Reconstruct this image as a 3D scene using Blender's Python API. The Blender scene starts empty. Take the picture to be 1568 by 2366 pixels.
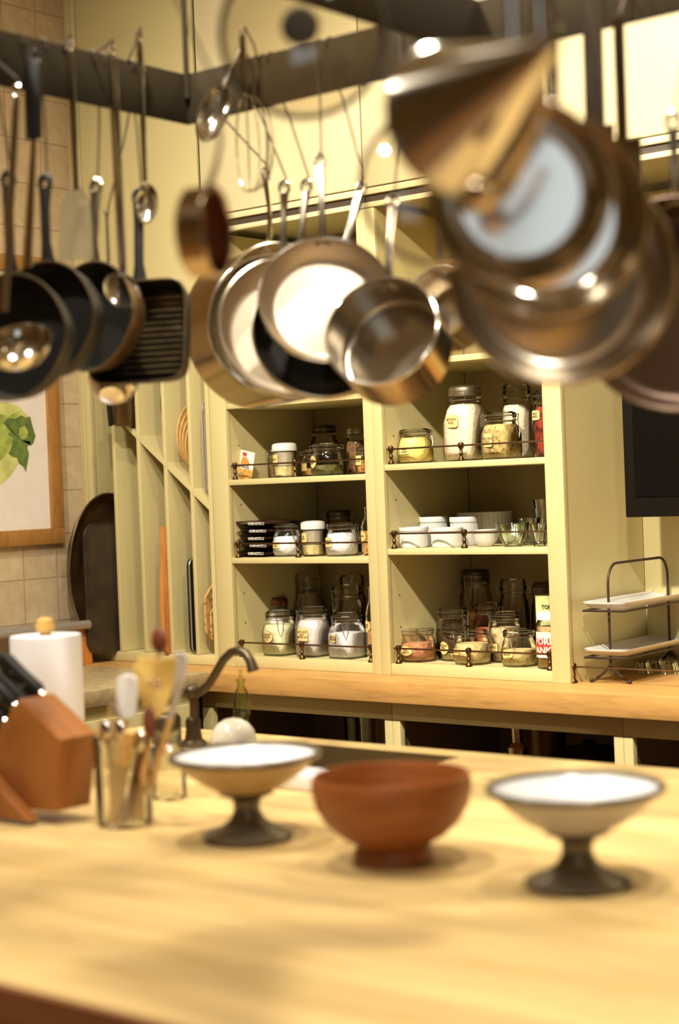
import bpy, bmesh, math, random
from mathutils import Vector, Matrix
random.seed(7)
PI = math.pi
S = bpy.context.scene
C = S.collection
# ------------------------------------------------------------------ camera frame
FPX, YAW, PITCH, ROLL = 3870.64, 0.67925567, 0.01455232, 0.03798772
ZC = 1.42                                   # eye height above the floor
cy, sy, cp, sp, cr, sr = math.cos(YAW), math.sin(YAW), math.cos(PITCH), math.sin(PITCH), math.cos(ROLL), math.sin(ROLL)
FW = Vector((-sy*cp, cy*cp, -sp)); R0 = Vector((cy, sy, 0)); D0 = FW.cross(R0)
RT = R0*cr + D0*sr; DN = -R0*sr + D0*cr
CAM = Vector((0, 0, ZC))
def ray(x, y): return RT*((x-784)/FPX) + DN*((y-1183)/FPX) + FW
def pl(x, y, ax, v):
    d = ray(x, y); t = (v-CAM[ax])/d[ax]; return CAM + d*t
def depth(p): return (Vector(p)-CAM).dot(FW)
def cdir(r, u, t): return (RT*r - DN*u - FW*t).normalized()   # right, up, towards the viewer

# ------------------------------------------------------------------ materials
def new_mat(name):
    m = bpy.data.materials.new(name); m.use_nodes = True; nt = m.node_tree
    for n in list(nt.nodes): nt.nodes.remove(n)
    out = nt.nodes.new('ShaderNodeOutputMaterial')
    return m, nt, out
def bsdf(nt, out, col, rough=.5, metal=0, spec=.5, **kw):
    b = nt.nodes.new('ShaderNodeBsdfPrincipled')
    b.inputs['Base Color'].default_value = (*col, 1); b.inputs['Roughness'].default_value = rough
    b.inputs['Metallic'].default_value = metal; b.inputs['Specular IOR Level'].default_value = spec
    for k, v in kw.items(): b.inputs[k.replace('_', ' ')].default_value = v
    nt.links.new(b.outputs[0], out.inputs[0]); return b
def noise(nt, scale, vec, detail=4, rough=.5, dist=0):
    n = nt.nodes.new('ShaderNodeTexNoise'); n.inputs['Scale'].default_value = scale
    n.inputs['Detail'].default_value = detail; n.inputs['Roughness'].default_value = rough
    n.inputs['Distortion'].default_value = dist
    nt.links.new(vec, n.inputs['Vector']); return n
def coords(nt, scale=(1, 1, 1), rot=(0, 0, 0), loc=(0, 0, 0)):
    t = nt.nodes.new('ShaderNodeTexCoord'); mp = nt.nodes.new('ShaderNodeMapping')
    mp.inputs['Scale'].default_value = scale; mp.inputs['Rotation'].default_value = rot; mp.inputs['Location'].default_value = loc
    nt.links.new(t.outputs['Object'], mp.inputs['Vector']); return mp.outputs[0]
def ramp(nt, fac, stops):
    r = nt.nodes.new('ShaderNodeValToRGB'); e = r.color_ramp.elements
    while len(e) > 1: e.remove(e[-1])
    e[0].position = stops[0][0]; e[0].color = (*stops[0][1], 1)
    for p, c in stops[1:]:
        k = e.new(p); k.color = (*c, 1)
    nt.links.new(fac, r.inputs[0]); return r
def bump(nt, b, h, strength=.2, dist=.002):
    u = nt.nodes.new('ShaderNodeBump'); u.inputs['Strength'].default_value = strength; u.inputs['Distance'].default_value = dist
    nt.links.new(h, u.inputs['Height']); nt.links.new(u.outputs[0], b.inputs['Normal'])
def mul(c, k): return tuple(min(1, x*k) for x in c)
def mottled(name, col, rough=.5, metal=0, var=.15, scale=20, stretch=(1, 1, 1), bmp=.0, spec=.5, **kw):
    m, nt, out = new_mat(name); b = bsdf(nt, out, col, rough, metal, spec, **kw)
    n = noise(nt, scale, coords(nt, stretch))
    r = ramp(nt, n.outputs[0], [(.3, mul(col, 1-var)), (.7, mul(col, 1+var))])
    nt.links.new(r.outputs[0], b.inputs['Base Color'])
    if bmp: bump(nt, b, n.outputs[0], bmp)
    return m
def wood(name, c1, c2, scale=6, stretch=(1, 8, 8), rough=.4, planks=None, spec=.4):
    m, nt, out = new_mat(name); b = bsdf(nt, out, c1, rough, spec=spec)
    v = coords(nt, stretch)
    n = noise(nt, scale, v, 6, .6, .6)
    r = ramp(nt, n.outputs[0], [(.25, c2), (.5, c1), (.75, mul(c1, 1.12))])
    col = r.outputs[0]
    if planks:
        br = nt.nodes.new('ShaderNodeTexBrick'); nt.links.new(coords(nt), br.inputs['Vector'])
        br.inputs['Scale'].default_value = 1; br.inputs['Brick Width'].default_value = planks[0]; br.inputs['Row Height'].default_value = planks[1]
        br.inputs['Mortar Size'].default_value = .0006; br.inputs['Color1'].default_value = (.80, .80, .80, 1)
        br.inputs['Color2'].default_value = (1, 1, 1, 1); br.inputs['Mortar'].default_value = (.6, .5, .4, 1); br.inputs['Bias'].default_value = 0
        mx = nt.nodes.new('ShaderNodeMix'); mx.data_type = 'RGBA'; mx.blend_type = 'MULTIPLY'; mx.inputs[0].default_value = 1
        nt.links.new(col, mx.inputs[6]); nt.links.new(br.outputs['Color'], mx.inputs[7]); col = mx.outputs[2]
    nt.links.new(col, b.inputs['Base Color'])
    bump(nt, b, n.outputs[0], .08, .001)
    return m
def glass(name, tint=(.93, .96, .92), refl=.05, rough=.02):
    m, nt, out = new_mat(name)
    t = nt.nodes.new('ShaderNodeBsdfTransparent'); t.inputs[0].default_value = (*tint, 1)
    g = nt.nodes.new('ShaderNodeBsdfGlossy'); g.inputs['Roughness'].default_value = rough; g.inputs[0].default_value = (1, 1, 1, 1)
    lw = nt.nodes.new('ShaderNodeLayerWeight'); lw.inputs[0].default_value = .25
    ma = nt.nodes.new('ShaderNodeMath'); ma.operation = 'ADD'; ma.inputs[1].default_value = refl
    nt.links.new(lw.outputs['Fresnel'], ma.inputs[0])
    mx = nt.nodes.new('ShaderNodeMixShader'); nt.links.new(ma.outputs[0], mx.inputs[0])
    nt.links.new(t.outputs[0], mx.inputs[1]); nt.links.new(g.outputs[0], mx.inputs[2]); nt.links.new(mx.outputs[0], out.inputs[0])
    return m
def emit(name, col, st):
    m, nt, out = new_mat(name); e = nt.nodes.new('ShaderNodeEmission')
    e.inputs[0].default_value = (*col, 1); e.inputs[1].default_value = st; nt.links.new(e.outputs[0], out.inputs[0]); return m
def grains(name, c1, c2, scale=260, rough=.8):
    m, nt, out = new_mat(name); b = bsdf(nt, out, c1, rough, spec=.2)
    v = nt.nodes.new('ShaderNodeTexVoronoi'); v.inputs['Scale'].default_value = scale
    nt.links.new(coords(nt), v.inputs['Vector'])
    sep = nt.nodes.new('ShaderNodeSeparateColor'); nt.links.new(v.outputs['Color'], sep.inputs[0])
    r = ramp(nt, sep.outputs[0], [(.0, c2), (.5, c1), (1, mul(c1, 1.15))])
    nt.links.new(r.outputs[0], b.inputs['Base Color']); bump(nt, b, v.outputs['Distance'], .3, .002)
    return m
def tile_mat():
    m, nt, out = new_mat('wall_tile'); b = bsdf(nt, out, (.6, .45, .25), .45)
    t = nt.nodes.new('ShaderNodeTexCoord'); s = nt.nodes.new('ShaderNodeSeparateXYZ'); nt.links.new(t.outputs['Object'], s.inputs[0])
    cb = nt.nodes.new('ShaderNodeCombineXYZ')
    a1 = nt.nodes.new('ShaderNodeMath'); a1.operation = 'SUBTRACT'; a1.inputs[1].default_value = 3.406-.131*40
    a2 = nt.nodes.new('ShaderNodeMath'); a2.operation = 'SUBTRACT'; a2.inputs[1].default_value = ZC+.024-.1315*20
    nt.links.new(s.outputs[1], a1.inputs[0]); nt.links.new(s.outputs[2], a2.inputs[0])
    nt.links.new(a1.outputs[0], cb.inputs[0]); nt.links.new(a2.outputs[0], cb.inputs[1])
    br = nt.nodes.new('ShaderNodeTexBrick'); br.offset = 0; nt.links.new(cb.outputs[0], br.inputs['Vector'])
    for k, v in (('Scale', 1), ('Brick Width', .131), ('Row Height', .1315), ('Mortar Size', .0022), ('Mortar Smooth', .3), ('Bias', 0)): br.inputs[k].default_value = v
    br.inputs['Color1'].default_value = (.68, .53, .33, 1); br.inputs['Color2'].default_value = (.60, .45, .27, 1); br.inputs['Mortar'].default_value = (.42, .31, .17, 1)
    n = noise(nt, 30, coords(nt), 6, .7)
    r = ramp(nt, n.outputs[0], [(.3, (.80, .76, .70)), (.65, (1.0, 1.0, 1.0))])
    mx = nt.nodes.new('ShaderNodeMix'); mx.data_type = 'RGBA'; mx.blend_type = 'MULTIPLY'; mx.inputs[0].default_value = 1
    nt.links.new(br.outputs['Color'], mx.inputs[6]); nt.links.new(r.outputs[0], mx.inputs[7]); nt.links.new(mx.outputs[2], b.inputs['Base Color'])
    inv = nt.nodes.new('ShaderNodeMath'); inv.operation = 'SUBTRACT'; inv.inputs[0].default_value = 1; nt.links.new(br.outputs['Fac'], inv.inputs[1])
    bump(nt, b, inv.outputs[0], .5, .003)
    return m
def brushed(name, col, rough=.22, radial=True, var=.1):
    m, nt, out = new_mat(name); b = bsdf(nt, out, col, rough, 1)
    v = coords(nt, (4, 4, 60) if not radial else (30, 30, 3))
    n = noise(nt, 8, v, 3)
    r = nt.nodes.new('ShaderNodeMapRange'); r.inputs['To Min'].default_value = rough*(1-var*2); r.inputs['To Max'].default_value = rough*(1+var*2)
    nt.links.new(n.outputs[0], r.inputs[0]); nt.links.new(r.outputs[0], b.inputs['Roughness'])
    return m

M = {}
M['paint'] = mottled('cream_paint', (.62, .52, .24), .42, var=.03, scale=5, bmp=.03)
M['paint_back'] = mottled('shaded_back_paint', (.42, .31, .135), .55, var=.04, scale=5)  # cream paint darkened: the shade inside the bays is put into the colour
M['inside_dark'] = mottled('shaded_cabinet_interior', (.16, .10, .045), .6, var=.06)  # shade inside the base cabinets, painted as a dark brown
M['paint_up'] = mottled('lightened_cream_paint', (.70, .60, .34), .42, var=.02, scale=5)  # same cream lightened: stronger light on the upper cabinets is in its colour
M['groove'] = mottled('groove_paint', (.20, .14, .05), .6, var=.05)
M['dark_slot'] = mottled('dark_slot_paint', (.06, .04, .02), .6, var=.05)
M['dark_wall'] = mottled('brown_wall_paint', (.36, .25, .12), .7, var=.05)
M['olive_wall'] = mottled('olive_wall_paint', (.34, .28, .13), .7, var=.05)
M['plaster'] = mottled('plaster', (.72, .64, .44), .8, var=.03, scale=3, bmp=.05)
M['ceiling'] = mottled('ceiling_paint', (.45, .38, .26), .9, var=.02)
M['floor'] = wood('floor_boards', (.30, .15, .06), (.17, .08, .03), 5, (8, 1, 8), .4, planks=(1.2, .09))
M['tile'] = tile_mat()
M['island_wood'] = wood('maple_island_top', (.76, .54, .23), (.58, .37, .12), 4, (1, 8, 8), .42, planks=(1.1, .045))
M['island_edge'] = wood('island_base_and_edge_shade', (.30, .11, .035), (.20, .07, .02), 4, (1, 1, 8), .5)  # brown base wood, reused as painted shade on the worktop edge
M['counter_wood'] = wood('beech_worktop', (.54, .29, .085), (.38, .19, .05), 7, (1, 9, 9), .4)
M['stone'] = mottled('tan_stone', (.44, .33, .17), .35, var=.2, scale=40)
M['brass'] = mottled('aged_brass', (.12, .065, .03), .36, 1, .2, 60)
M['bronze'] = mottled('oiled_bronze', (.09, .065, .04), .38, .8, .2, 30)
M['wire'] = mottled('zinc_wire', (.36, .31, .22), .35, 1, .1, 50)
M['darkwire'] = mottled('dark_iron_wire', (.05, .03, .02), .5, .5, .1, 50)
M['glass'] = glass('jar_glass', (.985, .985, .96), .015, .04)
M['green_glass'] = glass('green_tinted_glass', (.91, .96, .91), .10, .05)
M['clear'] = glass('clear_thick_glass', (.955, .96, .93), .08, .05)
M['lid_glass2'] = glass('smoky_lid_glass', (.74, .68, .56), .10, .05)
M['lid_glass'] = glass('lid_glass', (.84, .80, .72), .08, .04)
M['bottle_green'] = glass('green_bottle_glass', (.86, .90, .55), .05, .05)
M['steel'] = brushed('brushed_steel', (.56, .50, .41), .22)
M['steel_bright'] = brushed('polished_steel', (.72, .67, .58), .12)
M['steel_satin'] = brushed('satin_pan_steel', (.50, .42, .32), .46)
M['steel_warm'] = brushed('warm_steel', (.58, .44, .27), .16)
M['rackmetal'] = mottled('dull_rack_steel', (.020, .014, .006), .85, 0, .1, 20, spec=.1)
M['iron'] = mottled('cast_iron', (.012, .010, .008), .45, .2, .3, 30, bmp=.1)
M['iron_rim'] = mottled('worn_iron_edge', (.14, .10, .05), .35, .7, .3, 40)
M['nonstick'] = mottled('black_nonstick', (.012, .010, .008), .30, 0, .2, 30)
M['black'] = mottled('black_plastic', (.012, .009, .007), .5, 0, .2, 30, spec=.25)
M['screen'] = mottled('black_screen', (.004, .003, .002), .3, 0, .1, 5, spec=.12)
M['tvblack'] = mottled('matt_black_plastic', (.006, .004, .003), .5, 0, .1, 5, spec=.15)
M['white'] = mottled('white_enamel', (.90, .88, .89), .25, var=.01)
M['porcelain'] = mottled('white_porcelain', (.66, .64, .60), .22, var=.02)
M['enamel_tan'] = mottled('tan_enamel', (.50, .34, .15), .3, var=.05)
M['enamel_grey'] = mottled('grey_lilac_enamel', (.52, .46, .42), .3, var=.05)
M['dome'] = mottled('cream_glazed_dome', (.88, .84, .72), .12, var=.03)
M['pedestal'] = mottled('dark_glazed_pedestal', (.13, .105, .07), .25, .3, .2, 20)
M['bowlwood'] = wood('turned_bowl_wood', (.29, .085, .018), (.20, .05, .01), 10, (1, 1, 7), .42)
M['blockwood'] = wood('knife_block_wood', (.33, .115, .025), (.22, .065, .014), 8, (1, 6, 1), .4)
M['paper'] = mottled('paper_towel', (.84, .82, .87), .9, var=.02, bmp=.1, scale=120)
M['finial'] = wood('pale_turned_wood', (.74, .45, .12), (.58, .30, .07), 20, (1, 1, 5), .4)
M['wood_light'] = wood('light_spoon_wood', (.70, .42, .14), (.5, .26, .07), 20, (1, 1, 5), .55)
M['wood_yellow'] = wood('yellow_spatula_wood', (.88, .60, .17), (.74, .45, .1), 20, (1, 1, 5), .5)
M['wood_dark'] = wood('dark_spoon_wood', (.17, .045, .02), (.10, .03, .015), 20, (1, 1, 5), .5)
M['board_wood'] = wood('board_wood', (.55, .22, .05), (.38, .13, .03), 10, (5, 5, 1), .5)
M['wicker'] = grains('wicker', (.50, .30, .10), (.28, .14, .04), 120)
M['roundwood'] = wood('round_board_wood', (.62, .36, .11), (.45, .22, .06), 12, (1, 5, 5), .5)
M['rubber'] = mottled('white_rubber', (.86, .84, .84), .5, var=.02)
M['greyplastic'] = mottled('translucent_grey_plastic', (.62, .60, .58), .4, var=.03)
M['label'] = mottled('yellow_paper_label', (.80, .58, .20), .8, var=.05)
M['ink'] = mottled('brown_ink', (.07, .03, .01), .8, var=.05)
M['cap'] = mottled('white_plastic_cap', (.72, .70, .62), .45, var=.02)
M['orange_seal'] = mottled('orange_rubber_seal', (.62, .14, .04), .6, var=.05)
M['dark_brown_metal'] = mottled('dark_brown_metal', (.06, .028, .012), .3, .5, .3, 12)
M['brown_tray'] = mottled('browned_pan_metal', (.16, .09, .035), .35, .7, .35, 12)
M['sheet_dark'] = mottled('dark_baking_sheet', (.05, .035, .02), .45, .3, .3, 15)
M['copperish'] = mottled('reddish_brown_metal', (.22, .08, .04), .35, .7, .2, 12)
M['tray_metal'] = mottled('pale_tray_metal', (.50, .42, .31), .5, .1)
M['graymetal'] = mottled('grey_shelf_metal', (.42, .38, .33), .35, .6, .08, 10)
M['mat'] = mottled('print_paper', (.84, .76, .66), .7, var=.03)
M['frame'] = wood('picture_frame_wood', (.42, .20, .05), (.30, .13, .03), 14, (6, 6, 1), .45)
M['leaf'] = mottled('leaf_green', (.36, .42, .08), .7, var=.35, scale=30)
M['leaf_dark'] = mottled('leaf_dark_green', (.13, .19, .04), .7, var=.35, scale=40)
M['leaf_pale'] = mottled('leaf_pale_green', (.62, .62, .20), .7, var=.2, scale=20)
M['orange_card'] = mottled('orange_card', (.68, .26, .05), .6, var=.1)
M['red_label'] = mottled('red_label', (.58, .035, .02), .5, var=.05)
M['white_print'] = mottled('white_print', (.74, .70, .60), .6, var=.02)
M['packet'] = mottled('white_packet', (.74, .68, .60), .35, var=.08)
M['bag_brown'] = mottled('brown_foil_bag', (.05, .02, .012), .22, .2, .5, 25, bmp=.6)
M['green_card'] = mottled('green_card', (.50, .55, .22), .6, var=.3, scale=40)
M['sinkmetal'] = mottled('bronzed_sink_metal', (.36, .26, .12), .38, .7, .1, 10)
M['pollen'] = grains('pollen_grains', (.60, .33, .08), (.40, .18, .04), 300)

CT = {}
def content(name, c1, c2=None, scale=260):
    if name not in CT: CT[name] = grains(name, c1, c2 or mul(c1, .86), scale)
    return CT[name]
content('cream_flour', (.88, .82, .52)); content('lilac_rice', (.74, .66, .62)); content('white_flour', (.90, .87, .88))
content('beige_grain', (.46, .36, .22)); content('yellow_meal', (.90, .70, .22)); content('pale_rice', (.78, .66, .48))
content('oats', (.48, .36, .14), (.24, .16, .05), 140); content('herbs', (.20, .18, .06), (.10, .09, .03), 180)
content('orange_spice', (.55, .28, .08), (.35, .14, .03), 200); content('brown_spice', (.22, .12, .05), (.10, .05, .02), 200)
content('red_chilli', (.28, .04, .02), (.05, .01, .01), 90); content('pink_lentils', (.62, .30, .15), (.42, .17, .07), 180)
content('red_beans', (.50, .12, .05), (.25, .05, .03), 120); content('pale_beans', (.66, .52, .28), (.28, .17, .06), 110)
content('couscous', (.72, .58, .28), (.50, .38, .16), 260); content('dark_grain', (.12, .07, .03), (.04, .02, .01), 150)
content('panko', (.66, .46, .22), (.5, .3, .12), 200)

# ------------------------------------------------------------------ mesh builder
class MB:
    def __init__(s): s.b = bmesh.new(); s.mats = []; s.cur = 0
    def m(s, mat):
        if mat not in s.mats: s.mats.append(mat)
        s.cur = s.mats.index(mat); return s
    def _tag(s, fs):
        for f in fs: f.material_index = s.cur
    def box(s, x0, x1, y0, y1, z0, z1, bev=0, mt=None):
        v = [s.b.verts.new((x, y, z)) for x in (x0, x1) for y in (y0, y1) for z in (z0, z1)]
        q = [(0, 1, 3, 2), (4, 6, 7, 5), (0, 4, 5, 1), (2, 3, 7, 6), (0, 2, 6, 4), (1, 5, 7, 3)]
        fs = [s.b.faces.new([v[i] for i in f]) for f in q]
        if mt:
            for w in v: w.co = mt @ w.co
        s._tag(fs)
        if bev:
            es = list({e for f in fs for e in f.edges})
            r = bmesh.ops.bevel(s.b, geom=es, offset=bev, segments=2, profile=.5, affect='EDGES')
            s._tag(r['faces'])
        return s
    def lathe(s, prof, seg=32, mt=None, rfun=None, cap0=True, cap1=True, axis=None):
        rings = []
        for r, z in prof:
            if r < 1e-6:
                rings.append([s.b.verts.new((0, 0, z))])
            else:
                rings.append([s.b.verts.new(((r*(rfun(a, z) if rfun else 1))*math.cos(a), (r*(rfun(a, z) if rfun else 1))*math.sin(a), z)) for a in [2*PI*k/seg for k in range(seg)]])
        fs = []
        for a, b in zip(rings, rings[1:]):
            for k in range(seg):
                j = (k+1) % seg
                if len(a) == 1 and len(b) == 1: continue
                if len(a) == 1: fs.append(s.b.faces.new((a[0], b[k], b[j])))
                elif len(b) == 1: fs.append(s.b.faces.new((a[k], a[j], b[0])))
                else: fs.append(s.b.faces.new((a[k], a[j], b[j], b[k])))
        if cap0 and len(rings[0]) > 1: fs.append(s.b.faces.new(rings[0][::-1]))
        if cap1 and len(rings[-1]) > 1: fs.append(s.b.faces.new(rings[-1]))
        if mt:
            for r in rings:
                for v in r: v.co = mt @ v.co
        for f in fs: f.smooth = True
        s._tag(fs); return s
    def tube(s, pts, r, seg=8, closed=False, flat=1.0):
        pts = [Vector(p) for p in pts]; n = len(pts)
        rad = r if isinstance(r, (list, tuple)) else [r]*n
        rings = []; up = None
        for i, p in enumerate(pts):
            if closed: t = pts[(i+1) % n]-pts[i-1]
            else: t = pts[min(i+1, n-1)]-pts[max(i-1, 0)]
            if t.length < 1e-9: t = Vector((0, 0, 1))
            t.normalize()
            if up is None:
                up = Vector((0, 0, 1)) if abs(t.z) < .9 else Vector((0, 1, 0))
            u = up - t*up.dot(t)
            if u.length < 1e-5: u = Vector((1, 0, 0)) - t*t.x
            u.normalize(); up = u; w = t.cross(u)
            rings.append([s.b.verts.new(p + (u*math.cos(a)*flat + w*math.sin(a))*rad[i]) for a in [2*PI*k/seg for k in range(seg)]])
        fs = []
        for i in range(n if closed else n-1):
            a, b = rings[i], rings[(i+1) % n]
            for k in range(seg):
                j = (k+1) % seg; fs.append(s.b.faces.new((a[k], a[j], b[j], b[k])))
        if not closed: fs += [s.b.faces.new(rings[0][::-1]), s.b.faces.new(rings[-1])]
        for f in fs: f.smooth = True
        s._tag(fs); return s
    def prism(s, poly, ax, v0, v1, bev=0, mt=None):
        # poly: list of 2-d points in the two other axes
        def P(a, b, v): return {0: (v, a, b), 1: (a, v, b), 2: (a, b, v)}[ax]
        A = [s.b.verts.new(P(a, b, v0)) for a, b in poly]; B = [s.b.verts.new(P(a, b, v1)) for a, b in poly]
        fs = [s.b.faces.new(A[::-1]), s.b.faces.new(B)]
        n = len(poly)
        for k in range(n): fs.append(s.b.faces.new((A[k], A[(k+1) % n], B[(k+1) % n], B[k])))
        if mt:
            for w in A+B: w.co = mt @ w.co
        s._tag(fs)
        if bev:
            es = [e for f in fs[:2] for e in f.edges]
            r = bmesh.ops.bevel(s.b, geom=es, offset=bev, segments=2, profile=.5, affect='EDGES'); s._tag(r['faces'])
        return s
    def poly(s, pts):
        f = s.b.faces.new([s.b.verts.new(p) for p in pts]); s._tag([f]); return s
    def ball(s, c, r, sc=(1, 1, 1), seg=16):
        prof = [(r*math.sin(PI*k/8), -r*math.cos(PI*k/8)) for k in range(9)]
        prof[0] = (0, -r); prof[-1] = (0, r)
        return s.lathe(prof, seg, Matrix.Translation(c) @ Matrix.Diagonal((*sc, 1)))
    def mesh(s, name):
        bmesh.ops.recalc_face_normals(s.b, faces=s.b.faces)
        me = bpy.data.meshes.new(name); s.b.to_mesh(me); s.b.free()
        for m in s.mats: me.materials.append(m)
        me.set_sharp_from_angle(angle=math.radians(38)); return me
    def build(s, name, mat=None, parent=None, label=None):
        if mat and not s.mats: s.mats = [mat]
        o = bpy.data.objects.new(name, s.mesh(name)); C.objects.link(o)
        if parent: o.parent = parent
        if label: o['label'] = label
        return o
def mb(mat=None):
    q = MB()
    if mat: q.m(M[mat] if isinstance(mat, str) else mat)
    return q
def tag(o, label, cat, group=None, kind=None):
    o['label'] = label; o['category'] = cat
    if group: o['group'] = group
    if kind: o['kind'] = kind
    return o
def thing(name, label, cat, loc=(0, 0, 0), rz=0, group=None):
    o = bpy.data.objects.new(name, None); C.objects.link(o); o.location = loc; o.rotation_euler = (0, 0, rz)
    o.empty_display_size = .05
    return tag(o, label, cat, group)
def struct(name, q):
    o = q.build(name); o['kind'] = 'structure'; return o
def text_polys(txt, size, align='CENTER', bold=0):
    cu = bpy.data.curves.new('t', 'FONT'); cu.body = txt; cu.size = size; cu.align_x = align; cu.align_y = 'CENTER'; cu.resolution_u = 2
    cu.offset = bold; cu.space_line = .95
    o = bpy.data.objects.new('t', cu); C.objects.link(o)
    dg = bpy.context.evaluated_depsgraph_get(); me = bpy.data.meshes.new_from_object(o.evaluated_get(dg))
    vs = [v.co.copy() for v in me.vertices]; fs = [tuple(p.vertices) for p in me.polygons]
    bpy.data.objects.remove(o); bpy.data.meshes.remove(me); bpy.data.curves.remove(cu)
    return vs, fs
def add_text(q, txt, size, fn, bold=0):
    vs, fs = text_polys(txt, size, bold=bold)
    V = [q.b.verts.new(fn(v.x, v.y)) for v in vs]; out = []
    for f in fs:
        try: out.append(q.b.faces.new([V[i] for i in f]))
        except ValueError: pass
    q._tag(out); return q
def frame_mat(n, up, loc):
    n = n.normalized(); y = (up - n*up.dot(n)).normalized(); x = y.cross(n)
    return Matrix(((x.x, y.x, n.x, loc[0]), (x.y, y.y, n.y, loc[1]), (x.z, y.z, n.z, loc[2]), (0, 0, 0, 1)))

# ------------------------------------------------------------------ room
YF = 3.519; YB = 3.925; CH = 3.08; XL = -3.856; XR = 1.9; YN = -1.9; HZ = ZC-.5
def Z(r): return ZC+r
struct('floor', mb('floor').box(XL, XR, YN, YB+.1, -.05, 0))
struct('ceiling', mb('ceiling').box(XL-.1, XR+.1, YN-.1, YB+.2, CH, CH+.05))
struct('wall_left', mb('tile').box(XL-.1, XL, YN, YB+.1, 0, CH))
struct('wall_back', mb('plaster').box(XL-.1, XR+.1, YB+.02, YB+.12, 0, CH))
wx0, wx1, wz0, wz1 = .25, 1.86, .75, 2.45
struct('wall_front', mb('dark_wall').box(XL-.1, wx0, YN-.1, YN, 0, CH).box(wx1, XR+.1, YN-.1, YN, 0, CH).box(wx0, wx1, YN-.1, YN, 0, wz0).box(wx0, wx1, YN-.1, YN, wz1, CH))
struct('wall_right', mb('olive_wall').box(XR, XR+.1, YN, YB+.1, 0, CH))
w = struct('window_1', mb('paint_up').box(wx0, wx0+.05, YN-.08, YN+.02, wz0, wz1).box(wx1-.05, wx1, YN-.08, YN+.02, wz0, wz1).box(wx0, wx1, YN-.08, YN+.02, wz0, wz0+.05).box(wx0, wx1, YN-.08, YN+.02, wz1-.05, wz1).box(1.02, 1.07, YN-.07, YN, wz0, wz1))
mb('clear').box(wx0+.05, wx1-.05, YN-.045, YN-.04, wz0+.05, wz1-.05).build('window_pane', parent=w)

# ------------------------------------------------------------------ worktops and base cabinets
YC = 3.39
q = mb('counter_wood').box(XL, .9, YC, YB, HZ-.055, HZ, .004)
tag(q.build('wooden_worktop'), 'long orange-brown wooden worktop carrying the jar shelves', 'worktop')
q = mb('stone').box(XL, -3.227, .6, YC-.001, HZ-.045, HZ, .004)
tag(q.build('stone_worktop'), 'tan stone worktop running along the tiled wall', 'worktop')
YCF = 3.435
def base_cab(x0, x1, lab, post_l=.03, post_r=.03, deep=YB):
    t = thing('base_cabinet', lab, 'cabinet', ((x0+x1)/2, YCF, 0), 0, 'open cream base cabinets under the wooden worktop')
    a, b = x0-(x0+x1)/2, x1-(x0+x1)/2; d = deep-YCF-.005; top = HZ-.056
    mb('paint').box(a, b, 0, .02, Z(-.605), top, .001).build('top_rail', parent=t)
    mb('paint').box(a, a+post_l, 0, .02, .1, Z(-.606), .001).build('stile', parent=t)
    mb('paint').box(b-post_r, b, 0, .02, .1, Z(-.606), .001).build('stile', parent=t)
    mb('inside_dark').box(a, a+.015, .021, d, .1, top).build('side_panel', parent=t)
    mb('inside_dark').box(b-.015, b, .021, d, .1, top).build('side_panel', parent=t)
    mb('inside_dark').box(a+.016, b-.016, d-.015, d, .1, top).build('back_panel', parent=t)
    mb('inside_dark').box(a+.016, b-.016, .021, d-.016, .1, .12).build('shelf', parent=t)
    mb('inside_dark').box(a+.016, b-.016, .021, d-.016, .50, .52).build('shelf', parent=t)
    mb('paint').box(a, b, .05, .07, 0, .099).build('toe_kick', parent=t)
    return t
base_cab(-3.30, -2.625, 'open cream base cabinet behind the faucet, dark inside', .04, .025)
base_cab(-2.624, -1.95, 'open cream base cabinet between the two cream posts, dark inside', .024, .025)
base_cab(-1.949, -.9, 'open cream base cabinet at the right end under the wooden worktop', .024, .025)
t = thing('side_base_cabinet', 'cream base cabinet under the tan stone worktop', 'cabinet', (-3.54, 2.0, 0))
mb('paint').box(-.305, .29, -1.35, 1.36, .0, HZ-.046).build('body', parent=t)
for k in range(4):
    y = -1.33+k*.67
    mb('paint').box(.291, .309, y+.01, y+.65, .15, HZ-.08, .003).build('door', parent=t)

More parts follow.
